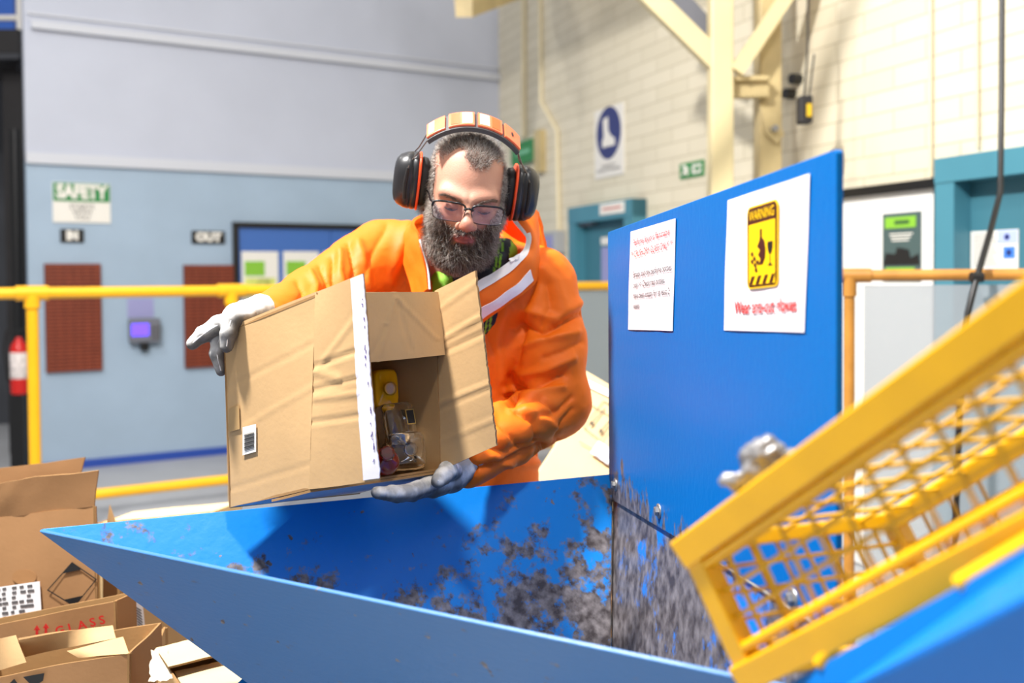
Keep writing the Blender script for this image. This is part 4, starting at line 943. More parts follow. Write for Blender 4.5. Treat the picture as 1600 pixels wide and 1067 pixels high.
# D: carton with a white label under the hopper's tip
d0, d1 = at(184, 872, 2.14), at(345, 850, 2.42); 
r, c4 = carton('tan carton with a tall white label half under the hopper tip', d0, d1, np.array([.1, .02, 0]) + np.array([-.02, .2, 0]), M['card'], seed=70, top=True, group=g)
DFm = face_frame(c4); lb_ = decal(r, 'white_label', M['paper'], [DFm.p(*DFm.uv(*c), .004) for c in ((210, 988), (226, 1003), (219, 935), (203, 927))], DFm.n)
mb = MB()
for i in range(9):
    t = .12 + .07 * i; f = bilin(*[DFm.p(*DFm.uv(*c), .0072) for c in ((210, 988), (226, 1003), (219, 935), (203, 927))]); mb.prism([f(.2, t), f(.75, t), f(.75, t + .03), f(.2, t + .03)], DFm.n * .0003)
mb.build('label_print', M['inkgrey'], lb_)
# E: torn pale carton below the hopper edge
e0, e1 = at(262, 1072, 1.73), at(345, 1075, 1.72)
zE = .80
E_ = [on_z(243, 1012, zE + .03), on_z(330, 992, zE + .03), on_z(352, 1022, zE + .02), on_z(262, 1042, zE + .02)]
r = empty('torn_carton', dropz(E_[3]), 'pale torn carton wrapped in clear tape below the hopper edge', 'cardboard box', g)
panel(r, 'flap', (E_[3], E_[2], E_[1], E_[0]), M['card_pale'], nu=14, nv=8, amp=.004, seed=81, torn=.05)
X_ = [on_z(272, 1048, zE), on_z(362, 1030, zE), on_z(420, 1075, zE - .01), on_z(300, 1098, zE - .01)]
panel(r, 'flap', (X_[3], X_[2], X_[1], X_[0]), M['card_pale'], nu=14, nv=8, amp=.004, seed=82, torn=.05)
W4 = [E_[0] + [0, 0, -.004], X_[3] + [0, 0, -.006], X_[2] + [0, 0, -.006], E_[1] + [0, 0, -.004]]
for i in range(4): p, q = W4[i], W4[(i + 1) % 4]; panel(r, 'side_wall', (dropz(p), dropz(q), q, p), M['card'], amp=.003, seed=84 + i)
panel(r, 'bottom_wall', tuple(dropz(p) for p in W4), M['card'], amp=0, nu=2, nv=2)
mb = MB(); rr = lambda: RNG.normal(0, .003, 3)
mb.sheet(lambda u, v: bilin(at(238, 1015, 1.79), at(262, 1012, 1.79), at(270, 1062, 1.72), at(232, 1066, 1.72))(u, v) + .006 * np.array(mnoise.noise_vector(Vector((u * 5, v * 6, 1)))), 8, 10, .0006)
mt, nt, b = newmat('clear_tape'); b.inputs['Base Color'].default_value = srgb(235, 225, 205); b.inputs['Roughness'].default_value = .12; b.inputs['Alpha'].default_value = .45; mb.build('clear_tape', mt, r)
# small carton between the crushed carton and the torn one, with an orange mark
f0, f1 = at(213, 1020, 1.88), at(248, 1008, 1.94)
r, c4 = carton('narrow carton with an orange mark between crushed and torn cartons', f0, f1, np.array([-.02, .1, .0]), M['card'], seed=90, top=True, group=g)
FFm = face_frame(c4); decal(r, 'orange_mark', mat('orange_print', srgb(220, 80, 30), .5), [FFm.p(*FFm.uv(*c), .004) for c in ((219, 1066), (229, 1064), (226, 1042), (218, 1045))], FFm.n)
# behind: spike of a flap and a pale carton
h0, h1 = at(160, 850, 2.43), at(186, 838, 2.42)
r, c4 = carton('carton with one pointed flap standing up behind the hopper tip', h0, h1, np.array([.0, .07, 0]), M['card_dark'], seed=100, group=g, top=True)
mb = MB(); mb.prism([at(163, 845, 2.44), at(186, 838, 2.43), at(181, 818, 2.43), at(171, 789, 2.43)], (0, .004, 0)); mb.build('flap', M['card'], r)
i0, i1 = on_z(150, 818, .855), on_z(330, 800, .855)
r, c4 = carton('pale flat carton lying behind the pointed tip of the hopper', i0, i1, np.array([.05, .13, 0]), M['card_pale'], seed=110, group=g, top=True)

# ------------------------------------------------------------------ big tipped carton behind the worker's elbow
DD = lambda c: at(c[0], c[1], 2.78 + (700 - c[1]) * .0009)
hexp = [DD(c) for c in ((878, 556), (1085, 678), (1010, 860), (835, 800), (838, 738), (872, 686))]
nrm = unit(np.cross(hexp[1] - hexp[0], hexp[2] - hexp[0])); nrm = nrm if np.dot(nrm, CAM - hexp[0]) > 0 else -nrm
r = empty('tipped_carton', hexp[3], "big pale carton tipped on edge behind the worker's elbow, with two printed arrows", 'cardboard box')
mb = MB(); mb.prism(hexp, -nrm * .3); mb.build('carton_body', M['card_pale'], r, bevel=.006)
TFm = Frame(hexp[0], hexp[1] - hexp[0], np.cross(nrm, unit(hexp[1] - hexp[0]))); TFm.n = nrm
D4 = lambda pts, off=.002: [TFm.p(*TFm.uv(*c), off) for c in pts]
mb = MB()
for a, c in (((945, 638), (921, 666)), ((957, 652), (935, 678))):
    d = np.array([c[0] - a[0], c[1] - a[1]], float); d /= np.linalg.norm(d); s = np.array([-d[1], d[0]])
    P_ = lambda t, k: tuple(np.array(a) + d * t + s * k); L_ = np.hypot(c[0] - a[0], c[1] - a[1])
    mb.prism(D4([P_(0, -.8), P_(L_ - 6, -.8), P_(L_ - 6, .8), P_(0, .8)]), nrm * .0006); mb.prism(D4([P_(L_ - 8, -3.5), P_(L_, 0), P_(L_ - 8, 3.5)]), nrm * .0006)
for a, c in (((911, 667), (943, 627)), ((943, 627), (968, 645)), ((968, 645), (938, 688)), ((938, 688), (911, 667)), ((905, 690), (960, 722)), ((885, 610), (960, 655))):
    d = np.array([c[0] - a[0], c[1] - a[1]], float); L_ = np.linalg.norm(d); d /= L_; s = np.array([-d[1], d[0]]) * .5
    mb.prism(D4([tuple(np.array(a) + s), tuple(np.array(c) + s), tuple(np.array(c) - s), tuple(np.array(a) - s)]), nrm * .0005)
mb.build('arrow_print', mat('faint_print', srgb(96, 82, 66), .6), r)
decal(r, 'white_tape', M['tape_white'], D4([(905, 588), (975, 622), (975, 632), (912, 602)]), nrm)
mb = MB(); fz = bilin(*D4([(922, 708), (950, 728), (968, 712), (935, 690)], .003)); mb.sheet(lambda u, v: fz(u, v) + nrm * .01 * (.5 + mnoise.noise(Vector((u * 5, v * 5, 2)))), 10, 8, .001); mb.build('torn_tape', M['tape_white'], r)
lo = min((p - nrm * .3)[2] for p in hexp)
mb = MB(); cx_ = np.mean([p[0] for p in hexp]); mb.wbox((cx_ - .25, 2.72, 0), (cx_ + .25, 3.1, lo - .01), 0)
r = mb.build('support_crate', M['card_dark'], bevel=.004); tag(r, "plain carton standing under the big tipped carton behind the hopper", 'cardboard box')
# ================================================================== the worker
HO = at(727, 309, 1.955)                                     # head origin between the ears
HR = (Matrix.Rotation(math.radians(8), 3, 'Z') @ Matrix.Rotation(math.radians(6.5), 3, 'Y') @ Matrix.Rotation(math.radians(16), 3, 'X'))
HRn = np.array(HR)
def hw(p): return HO + np.asarray(p, float) @ HRn.T          # head-local -> place
def hl(P): return (np.asarray(P) - HO) @ HRn                 # place -> head-local

NB = at(727, 428, 2.115)
LSH, LEL, LWR = at(596, 402, 2.13), at(490, 474, 1.93), at(414, 503, 1.745)
RSH, REL, RWR = at(842, 442, 2.12), at(868, 632, 2.06), at(728, 722, 1.80)
CH, PV = at(722, 545, 2.16), at(716, 800, 2.22)
person = empty('person', (PV[0], PV[1], 0), 'bearded man in an orange jacket tilting an open carton over the blue hopper', 'person')

def head_sdf(q):
    ax = np.abs(q[:, 0:1]); s = np.concatenate([ax, q[:, 1:]], 1)
    d = ell(q, (0, .018, .034), (.0745, .094, .089))
    d = smin(d, ell(q, (0, -.028, -.028), (.0625, .060, .086)), .03)
    d = smin(d, ell(q, (0, -.026, -.072), (.054, .054, .044)), .025)
    d = smin(d, ell(q, (0, -.066, -.098), (.024, .02, .018)), .02)
    d = smin(d, ell(s, (.044, -.058, -.026), (.021, .02, .018)), .02)
    d = smin(d, cap(s, (.008, -.0875, .013), (.047, -.068, .019), .007, .008), .022)
    d = smax(d, -ell(s, (.031, -.098, -.004), (.018, .016, .011)), .014)
    d = smin(d, cap(q, (0, -.086, .006), (0, -.110, -.026), .0075, .0105), .012)
    d = smin(d, ell(q, (0, -.110, -.033), (.0135, .0125, .0118)), .009)
    d = smin(d, ell(s, (.0125, -.099, -.036), (.0085, .0105, .0085)), .006)
    d = smax(d, -ell(s, (.0065, -.108, -.0445), (.0038, .006, .004)), .004)
    d = smin(d, ell(s, (.031, -.0705, -.005), (.0155, .0155, .0135)), .005)      # lids
    d = smax(d, -cap(s, (.019, -.0872, -.0085), (.043, -.0815, -.0090), .0014), .003)
    d = smin(d, ell(q, (0, -.0885, -.0565), (.023, .0085, .0055)), .006)
    d = smin(d, ell(q, (0, -.0880, -.0655), (.019, .0095, .0062)), .005)
    d = smax(d, -cap(q, (-.02, -.0945, -.0605), (.02, -.0945, -.0605), .0012), .003)
    d = smin(d, ell(s, (.077, .012, -.008), (.008, .018, .031)), .006)
    return d
# one continuous body: fine cells round the head, coarse elsewhere
hx0, hx1, hy0, hy1, hz0, hz1 = HO[0] - .105, HO[0] + .105, HO[1] - .135, HO[1] + .135, HO[2] - .15, HO[2] + .155
def mixgrid(a, f0, f1, b, hc, hf): return np.concatenate([np.linspace(a, f0, max(2, int((f0 - a) / hc)))[:-1], arange(f0, f1, hf), np.linspace(f1, b, max(2, int((b - f1) / hc)))[1:]])
xs = mixgrid(-.62, hx0, hx1, .30, .016, .0026); ys = mixgrid(1.58, hy0, hy1, 2.50, .016, .0026); zs = mixgrid(-.03, hz0, hz1, 1.78, .018, .0026)
P = grid(xs, ys, zs)
d = head_sdf(((P - HO.astype(np.float32)) @ HRn.astype(np.float32)))
d = smin(d, cap(P, hw((0, .02, -.06)), NB + [0, .02, -.02], .056, .062), .03)
tors = smin(cap(P, LSH + [.05, 0, -.02], RSH + [-.05, 0, -.02], .06), ell(P, CH, (.165, .105, .26)), .06)
tors = smin(tors, ell(P, PV, (.16, .11, .20)), .08)
d = smin(d, tors, .03)
d = smin(d, chain(P, [LSH, LEL, LWR], [.06, .043, .03], .02), .03); d = smin(d, chain(P, [RSH, REL, RWR], [.06, .043, .03], .02), .03)
for sx in (-1, 1):
    hip = PV + [sx * .09, .02, -.12]; kn = np.array([PV[0] + sx * .13, 2.27, .52]); an = np.array([PV[0] + sx * .16, 2.33, .09])
    d = smin(d, chain(P, [hip, kn, an], [.09, .062, .045], .03), .03); d = smin(d, cap(P, an + [0, .02, -.045], an + [sx * .03, -.17, -.055], .042, .034), .02)
V, Q = nets(d, xs, ys, zs); V = smooth_v(V, Q, 1, .3)
L_ = hl(V); x, y, z = L_[:, 0], L_[:, 1], L_[:, 2]; ax = np.abs(x); inhead = (np.abs(x) < .1) & (np.abs(y) < .13) & (z > -.16) & (z < .16)
def beard_mask(x, y, z):
    ax = np.abs(x); front = y < .012
    cheek = z < -.046 + np.clip((ax - .030) / .04, -.5, 1) * .058
    side = (ax > .0655) & (y > -.055) & (z < .055) & (y < .005)
    must = (z < -.041) & (z > -.055) & (ax < .034) & (y < -.075)
    lips = (((x) / .0225) ** 2 + ((z + .061) / .0105) ** 2 < 1) & (y < -.07)
    chin = (z < -.072)
    soul = (ax > .031) & (z < -.046)
    m_ = front & ((cheek & (ax > .0235)) | side | must | chin) & ~lips
    return m_ & (z > -.125)
def hairline(x): return .070 + .048 * sstep(.012, .046, np.abs(x - .014))
def hair_mask(x, y, z):
    ax = np.abs(x); top = (z > hairline(x) + np.clip(-(y + .05) * 0, 0, 1)) | ((y > -.035) & (z > .085))
    sides = (ax > .066) & (y > -.05) & (z > .018) ; back = (y > .02) & (z > -.05)
    return top | sides | back
skin = np.array(srgb(186, 136, 114)[:3]); col = np.tile(skin, (len(V), 1))
def blendc(c, w): 
    global col
    col = col * (1 - w[:, None]) + np.array(c)[None] * w[:, None]
g3 = lambda cx, cy, cz, r: np.exp(-(((x - cx) ** 2 + (y - cy) ** 2 + (z - cz) ** 2) / r ** 2))
blendc(srgb(186, 106, 88)[:3], .7 * np.clip(g3(0, -.115, -.034, .018) + g3(.045, -.07, -.03, .022) + g3(-.045, -.07, -.03, .022), 0, 1) * inhead)
blendc(srgb(160, 82, 76)[:3], sstep(1.15, .75, (x / .0225) ** 2 + ((z + .061) / .0105) ** 2) * (y < -.07) * inhead)
blendc(srgb(160, 104, 90)[:3], .7 * np.clip(g3(.031, -.088, -.003, .016) + g3(-.031, -.088, -.003, .016), 0, 1) * inhead)
soft = lambda f: np.mean([f(x + a, y, z + b_) for a in (-.004, 0, .004) for b_ in (-.006, -.002, .002, .006)], 0)
blendc(srgb(96, 72, 62)[:3], .7 * soft(beard_mask) * inhead); blendc(srgb(92, 74, 66)[:3], .75 * soft(hair_mask) * inhead)
M['skin'] = attr_mat('skin', .56, bump=.12, bscale=320, sss=.12)
body = np_mesh('body', V, Q, M['skin'], person, col=col)
HV, HQ, HL = V, Q, L_
# eyes, lash lines
for sx in (-1, 1):
    e = hw((sx * .031, -.0714, -.0055)); mb = MB(); fwd = unit(hw((sx * .031, -.5, -.22)) - e); 
    mb.lathe(e, fwd, [(.0131 * math.sin(t) + 1e-4, -.0131 * math.cos(t)) for t in np.linspace(0, PI * .86, 14)], 20, 0); mb.lathe(e, fwd, [(.0131 * math.sin(t) + 1e-4, -.0131 * math.cos(t)) for t in np.linspace(PI * .82, PI, 6)], 20, 1)
    eo = mb.build('eye', [mat('eye_white', srgb(215, 205, 200), .2), mat('iris_dark', srgb(50, 32, 24), .15)], person)
    mb = MB(); mb.tube([hw((sx * (.019 + .0245 * t), -.0865 + .006 * t - .0035 * math.sin(PI * t), -.0065 - .0035 * math.sin(PI * t))) for t in np.linspace(0, 1, 10)], [.0006 + .0008 * math.sin(PI * t) for t in np.linspace(0, 1, 10)], 6)
    mb.build('eyelash', M['ink'], eo)

# hair made of single strands
def strands(name, roots, dirs, lens, r0, mats, mi, curl, segs=4):
    n = len(roots); T = np.linspace(0, 1, segs + 1); side = np.cross(dirs, RNG.normal(size=(n, 3))); side /= np.linalg.norm(side, axis=1, keepdims=True); s2 = np.cross(dirs, side)
    ph = RNG.random(n) * 6.28; VV = []
    for k, t in enumerate(T):
        c = roots + dirs * (lens * t)[:, None] + side * (curl * lens * np.sin(t * 4 + ph) * t)[:, None] + s2 * (curl * lens * np.cos(t * 4 + ph) * t)[:, None]
        r = r0 * (1 - .75 * t)
        for j in range(3):
            a = 2 * PI * j / 3; VV.append(c + (side * math.cos(a) + s2 * math.sin(a)) * r)
    VV = np.stack(VV, 1).reshape(-1, 3); W = 3 * (segs + 1); base = (np.arange(n) * W)[:, None]
    q = []
    for k in range(segs):
        for j in range(3): q.append([k * 3 + j, k * 3 + (j + 1) % 3, (k + 1) * 3 + (j + 1) % 3, (k + 1) * 3 + j])
    QQ = (base[:, None] + np.array(q)[None]).reshape(-1, 4); return np_mesh(name, VV, QQ, mats, person, mi=np.repeat(mi, len(q)))
fc = HV[HQ].mean(1); fl = hl(fc); fn = np.cross(HV[HQ[:, 2]] - HV[HQ[:, 0]], HV[HQ[:, 3]] - HV[HQ[:, 1]]); fa = np.linalg.norm(fn, axis=1) / 2; fn = fn / (2 * fa[:, None] + 1e-12)
inh = (np.abs(fl[:, 0]) < .1) & (np.abs(fl[:, 1]) < .13) & (fl[:, 2] > -.15) & (fl[:, 2] < .16)
def scatter(mask, n):
    idx = np.where(mask & inh)[0]; p = fa[idx] / fa[idx].sum(); k = RNG.choice(idx, n, p=p); return fc[k] + RNG.normal(0, .0009, (n, 3)), fn[k], fl[k]
hairm = [mat('hair_dark', srgb(52, 40, 35), .4), mat('hair_brown', srgb(98, 74, 60), .4), mat('hair_grey', srgb(196, 188, 180), .4)]
jit = RNG.normal(0, .003, len(fl)); bm_ = beard_mask(fl[:, 0], fl[:, 1], fl[:, 2] + jit)
pr, pn, pl = scatter(bm_, 21000)
down = unit(hw((0, -.05, -1)) - HO)
dirs = pn * .8 + down[None] * .75 + RNG.normal(0, .38, pn.shape); dirs /= np.linalg.norm(dirs, axis=1, keepdims=True)
chin = sstep(-.05, -.10, pl[:, 2]); sideb = sstep(.05, .066, np.abs(pl[:, 0])) * sstep(-.04, .0, pl[:, 2]); must = (pl[:, 2] > -.058) & (np.abs(pl[:, 0]) < .034)
ln = (.016 + .010 * chin - .004 * sideb) * (.6 + .6 * RNG.random(len(pr))); ln[must] *= .55
dirs[must] = dirs[must] * .5 + (np.sign(pl[must, 0])[:, None] * HRn[:, 0][None] * .6 + down[None] * .5); dirs /= np.linalg.norm(dirs, axis=1, keepdims=True)
gray = RNG.random(len(pr)) < (.20 + .5 * sstep(.038, .065, np.abs(pl[:, 0])) + .08 * chin); mi = np.where(gray, 2, np.where(RNG.random(len(pr)) < .5, 0, 1))
strands('beard', pr, dirs, ln, .00034, hairm, mi, .22, 5)
jit = RNG.normal(0, .005, len(fl)); hm = hair_mask(fl[:, 0] + jit * .5, fl[:, 1], fl[:, 2] + jit) & (np.abs(fl[:, 0]) < .09)
pr, pn, pl = scatter(hm, 15000)
back = unit(hw((0, 1, .25)) - HO)
dirs = pn * .55 + back[None] * .45 + RNG.normal(0, .30, pn.shape); 
fr_ = (pl[:, 1] < -.05); dirs[fr_] = pn[fr_] * .45 + RNG.normal(0, .3, (fr_.sum(), 3)) + (hw((.2, -.1, .75)) - HO)[None] * .6
dirs /= np.linalg.norm(dirs, axis=1, keepdims=True)
ln = .013 * (.6 + .7 * RNG.random(len(pr))); ln[np.abs(pl[:, 0]) > .06] *= .6
gray = RNG.random(len(pr)) < (.66 + .2 * sstep(.05, .07, np.abs(pl[:, 0]))); mi = np.where(gray, 2, np.where(RNG.random(len(pr)) < .7, 0, 1))
strands('hair', pr, dirs, ln, .00033, hairm, mi, .25, 3)
R_ = []
N_ = 230
for sx in (-1, 1):
    t = RNG.random(N_); px_ = sx * (.013 + .038 * t); pz_ = .006 + .0115 * np.sin(t * 2.0) + RNG.normal(0, .0012, N_); py_ = -.0965 + .018 * t ** 1.6
    R_.append((np.stack([px_, py_, pz_], 1), np.stack([np.full(N_, sx * .9), np.full(N_, -.15), .35 - .6 * t], 1)))
pl = np.concatenate([r[0] for r in R_]); dl = np.concatenate([r[1] for r in R_]) + RNG.normal(0, .15, (2 * N_, 3)); dl /= np.linalg.norm(dl, axis=1, keepdims=True)
for k in (0, 1):
    q = slice(k * N_, (k + 1) * N_); strands('eyebrow', HO + pl[q] @ HRn.T, dl[q] @ HRn.T, .008 * (.7 + .5 * RNG.random(N_)), .0004, hairm, np.where(RNG.random(N_) < .35, 0, 1), .08, 3)

# ------------------------------------------------------------------ eyeglasses
gl = empty('eyeglasses', hw((0, -.1, -.01)), "black rectangular eyeglasses low on the bearded man's nose", 'glasses')
M['frame'] = mat('frame_black', srgb(18, 18, 22), .25)
mt, nt, b = newmat('lens_glass'); b.inputs['Roughness'].default_value = .02; b.inputs['Alpha'].default_value = .06; b.inputs['Base Color'].default_value = srgb(210, 190, 225); M['lens'] = mt
GZ, GY = -.0085, -.1085
def lens_pts(sx, k=1.0, n=36):
    out = []
    for j in range(n):
        t = 2 * PI * j / n; c, s = math.cos(t), math.sin(t); pw = 4.5; q = (abs(c) ** pw + abs(s) ** pw) ** (-1 / pw)
        xx = .0292 * c * q * k; zz = .0172 * s * q * k; xx *= 1 + .06 * (zz > 0)
        X_ = sx * .0365 + xx; out.append(hw((X_, GY + 2.2 * X_ * X_ + .10 * (zz), GZ + zz)))
    return out
for sx in (-1, 1):
    lp = lens_pts(sx); mb = MB(); pts = lp + [lp[0], lp[1]]
    rad = [.0009 + .0013 * (1 if math.sin(2 * PI * j / 36) > .2 else 0) for j in range(len(pts))]
    mb.tube(pts, rad, 6); rim = mb.build('rim', M['frame'], gl)
    mb = MB(); mb.prism(lens_pts(sx, .98), (HRn @ np.array([0, .0012, 0]))); mb.build('lens', M['lens'], gl)
    mb = MB(); a = sx * .066; mb.tube([hw((a, GY + 2.2 * a * a, GZ + .012)), hw((sx * .071, -.085, GZ + .013)), hw((sx * .0745, -.04, GZ + .018)), hw((sx * .080, .01, GZ + .018))], [.0022, .0022, .0016, .0016], 6)
    mb.build('temple', [M['frame']], gl)
mb = MB(); mb.tube([hw((-.0085, GY, GZ + .007)), hw((0, GY - .003, GZ + .010)), hw((.0085, GY, GZ + .007))], .0022, 8); mb.build('bridge', M['frame'], gl)

# ------------------------------------------------------------------ ear defenders
ed = empty('ear_defenders', hw((0, 0, .13)), 'orange and black ear defenders on the bearded man', 'ear defenders')
M['cup'] = mat('cup_black', srgb(34, 34, 37), .36, coat=.1, bump=.05, bscale=30); M['cush'] = mat('cushion_black', srgb(24, 23, 24), .6); M['orange_ring'] = mat('ring_orange', srgb(236, 78, 30), .35)
M['band_orange'] = mat('band_orange', srgb(238, 112, 72), .4, var=.06, vscale=40); M['band_grey'] = mat('band_grey', srgb(70, 68, 70), .5); M['refl'] = mat('reflective_pale', srgb(244, 196, 178), .3); M['redrefl'] = mat('reflective_orange', srgb(236, 92, 44), .35); M['wire'] = mat('steel_wire', srgb(120, 110, 104), .3, metal=.8)
CZ, CY = .020, .012
def oval(sx, xo, ry, rz, n=40, pw=2.7, dz=0):
    o = []
    for j in range(n):
        t = 2 * PI * j / n; c, s = math.cos(t), math.sin(t); q = (abs(c) ** pw + abs(s) ** pw) ** (-1 / pw)
        o.append(hw((sx * (xo + .10 * (rz * s * q) * 0), CY + ry * c * q, CZ + dz + rz * s * q)))
    return o if sx > 0 else o[::-1]
for sx in (-1, 1):
    mb = MB(); mb.loft([oval(sx, .076, .030, .038), oval(sx, .079, .036, .046), oval(sx, .088, .037, .048), oval(sx, .0915, .034, .045)]); mb.build('cushion', M['cush'], ed)
    mb = MB(); mb.loft([oval(sx, .0915, .041, .0545), oval(sx, .0925, .043, .0565), oval(sx, .0955, .043, .0565), oval(sx, .0965, .041, .0545)]); mb.build('orange_ring', M['orange_ring'], ed)
    mb = MB(); mb.loft([oval(sx, .0965, .040, .053), oval(sx, .100, .042, .0555), oval(sx, .106, .042, .0555), oval(sx, .1065, .0408, .0542), oval(sx, .109, .0408, .0542), oval(sx, .1095, .042, .0552), oval(sx, .120, .0405, .0535), oval(sx, .132, .0355, .048), oval(sx, .139, .028, .040), oval(sx, .142, .019, .029), oval(sx, .143, .008, .014)])
    cup_ = mb.build('cup', M['cup'], ed)
    mb = MB(); mb.tube([hw((sx * .118, CY - .042, CZ + .03)), hw((sx * .1205, CY - .043, CZ + .0)), hw((sx * .119, CY - .041, CZ - .030))], [.003, .0042, .003], 8); mb.build('wire_clip', M['cush'], cup_)
# padded band
tc_, ts_ = math.cos(math.radians(24)), math.sin(math.radians(24))
def band_pt(a, w, off):
    rx, rz = .124 + off, .132 + off * 1.0
    x = rx * math.sin(a); z = .012 + rz * math.cos(a); y = w
    return hw((x, -.004 + y * tc_ - (z - .05) * .12, z + y * ts_))
A0, A1 = -math.radians(42), math.radians(42)
def band_piece(name, a0, a1, w0, w1, o0, o1, mm, n=16, parent=None):
    mb = MB(); rings = []
    for i in range(n + 1):
        a = a0 + (a1 - a0) * i / n; rings.append([band_pt(a, w0, o0), band_pt(a, w0, o1), band_pt(a, w1, o1), band_pt(a, w1, o0)])
    mb.loft(rings, sm=False); return mb.build(name, mm, parent or ed, bevel=.001)
bp_ = band_piece('head_band', A0, A1, -.026, .026, 0, .009, M['band_grey'], 36)
for k, (a0, a1, mm) in enumerate(((-41, -25, 'band_orange'), (-22, -1.4, 'band_orange'), (1.4, 22, 'band_orange'), (25, 41, 'band_orange'))):
    pd = band_piece('orange_pad', math.radians(a0), math.radians(a1), -.023, .023, .009, .0135, M[mm], 10, bp_)
for k, (a0, a1, mm) in enumerate(((-39, -34, 'refl'), (-20, -13, 'redrefl'), (-11, -3, 'refl'), (3, 11, 'refl'), (13, 20, 'redrefl'))):
    band_piece('reflective_patch', math.radians(a0), math.radians(a1), -.019, .019, .0135, .0142, M[mm], 6, bp_)
mb = MB(); mb.loft([[band_pt(math.radians(32) + .022 * math.cos(t), .008 * math.sin(t), .0139) for t in np.linspace(0, 2 * PI, 13)[:-1]], [band_pt(math.radians(32) + .017 * math.cos(t), .0065 * math.sin(t), .0146) for t in np.linspace(0, 2 * PI, 13)[:-1]]]); mb.build('oval_badge', M['cush'], bp_)
for sx in (-1, 1):
    mb = MB()
    for yy in (-.028, .03):
        mb.tube([band_pt(sx * math.radians(40), yy * .5, .006), hw((sx * .099, CY + yy * .9, .082)), hw((sx * .113, CY + yy * 1.05, .062)), hw((sx * .1195, CY + yy * 1.48, CZ + .025)), hw((sx * .1205, CY + yy * 1.48, CZ))], .0013, 6)
    mb.build('wire_arm', M['wire'], ed)

# ------------------------------------------------------------------ clothes: jacket
h = .0042
xs, ys, zs = arange(-.51, .22, h), arange(1.66, 2.40, h), arange(.93, 1.68, h)
P = grid(xs, ys, zs)
def jacket_torso(P):
    t = cap(P, LSH + [.035, 0, -.012], RSH + [-.035, 0, -.012], .078, .078)
    t = smin(t, ell(P, CH, (.205, .138, .27)), .07)
    t = smin(t, ell(P, PV + [.0, 0, .03], (.185, .135, .24)), .10)
    t = smin(t, cap(P, NB + [0, .03, -.02], NB + [0, .03, .03], .085, .075), .05)
    return t
d = jacket_torso(P)
aL = chain(P, [LSH, LEL, LWR], [.083, .064, .046], .03); aR = chain(P, [RSH, REL + (RSH - REL) * .45, REL, REL + (RWR - REL) * .5, RWR], [.082, .080, .070, .058, .047], .02)
d = smin(d, aL, .035); d = smin(d, aR, .022)
# sleeves end at the cuffs; hem below the hips
cutL = (P - LWR.astype(np.float32)) @ unit(LWR - LEL).astype(np.float32) - .012; cutR = (P - RWR.astype(np.float32)) @ unit(RWR - REL).astype(np.float32) - .02
nearL = np.linalg.norm(P - LWR.astype(np.float32), axis=1) < .11; nearR = np.linalg.norm(P - RWR.astype(np.float32), axis=1) < .11
d = np.where(nearL, smax(d, cutL, .006), d); d = np.where(nearR, smax(d, cutR, .006), d)
d = smax(d, .955 - P[:, 2], .01)
# neck opening: hollow wedge under the beard
d = smax(d, -cap(P, at(715, 475, 1.93), NB + [-.005, .0, .06], .050, .080), .012)
d = smax(d, -cap(P, at(748, 450, 1.93), at(792, 385, 2.06), .034, .042), .012)
V, Q = nets(d, xs, ys, zs); V = smooth_v(V, Q, 2, .5)
Nn = vnormals(V, Q)
# cloth: soft waviness, long pulls along the arms and pressed-in folds
f1 = fbm(V, 7, 2); f2 = fbm(V * [1, 1, 1.7], 17, 3)
disp = f1 * .006 + f2 * .002
def arm_coord(V, a, b):
    ba = b - a; t = (V - a) @ ba / (ba @ ba); c = a + t[:, None] * ba; r = np.linalg.norm(V - c, axis=1); return t, r
pj = project(V); front = ((CAM - V) * Nn).sum(1) > 0
FOLD = [  # polyline in the photograph, half width px, depth m (negative pressed in)
    ([(812, 505), (850, 522), (905, 490)], 9, -.010), ([(815, 540), (850, 528), (900, 520)], 8, .006), ([(820, 485), (870, 500), (912, 470)], 9, .006),
    ([(800, 605), (840, 600), (882, 585)], 8, -.009), ([(806, 588), (850, 580), (895, 560)], 8, .006), ([(800, 625), (845, 622), (870, 640)], 7, -.009), ([(790, 612), (840, 612), (880, 605)], 6, .007),
    ([(800, 590), (806, 560), (815, 510)], 10, -.012), ([(795, 630), (802, 610), (800, 590)], 11, -.015), ([(805, 515), (830, 460), (838, 440)], 8, -.009),
    ([(770, 640), (790, 628), (800, 640)], 8, .008), ([(775, 660), (800, 680), (820, 700)], 8, -.006), ([(800, 640), (835, 660), (845, 690)], 8, -.008), ([(820, 640), (850, 655), (868, 668)], 8, .006),
    ([(762, 640), (770, 665), (790, 690)], 9, .007), ([(740, 690), (790, 705), (850, 690)], 9, -.007), ([(840, 650), (872, 645), (895, 620)], 8, -.007), ([(850, 560), (880, 550), (910, 535)], 8, -.006),
    ([(870, 690), (882, 660), (898, 640)], 9, -.007), ([(730, 735), (790, 722), (850, 700)], 7, -.012),
    ([(790, 480), (775, 540), (785, 590)], 14, .006), ([(760, 520), (775, 560), (770, 610)], 12, -.006), ([(770, 715), (800, 728), (845, 722)], 8, .006),
    ([(545, 383), (555, 420), (553, 455)], 7, -.008), ([(560, 380), (575, 420), (575, 450)], 9, .006), ([(605, 350), (585, 390), (570, 430)], 11, -.005), ([(640, 345), (625, 390), (610, 440)], 12, .005), ([(655, 380), (640, 410), (632, 445)], 9, -.005),
    ([(500, 415), (515, 440), (512, 460)], 7, -.007), ([(485, 425), (495, 445), (492, 462)], 7, .006), ([(532, 395), (530, 425), (540, 455)], 7, .006), ([(465, 440), (475, 455), (470, 470)], 7, -.006), ([(520, 405), (522, 430), (528, 455)], 6, -.006),
    ([(848, 420), (870, 440), (880, 480)], 12, .005), ([(855, 445), (860, 480), (845, 510)], 10, -.005),
]
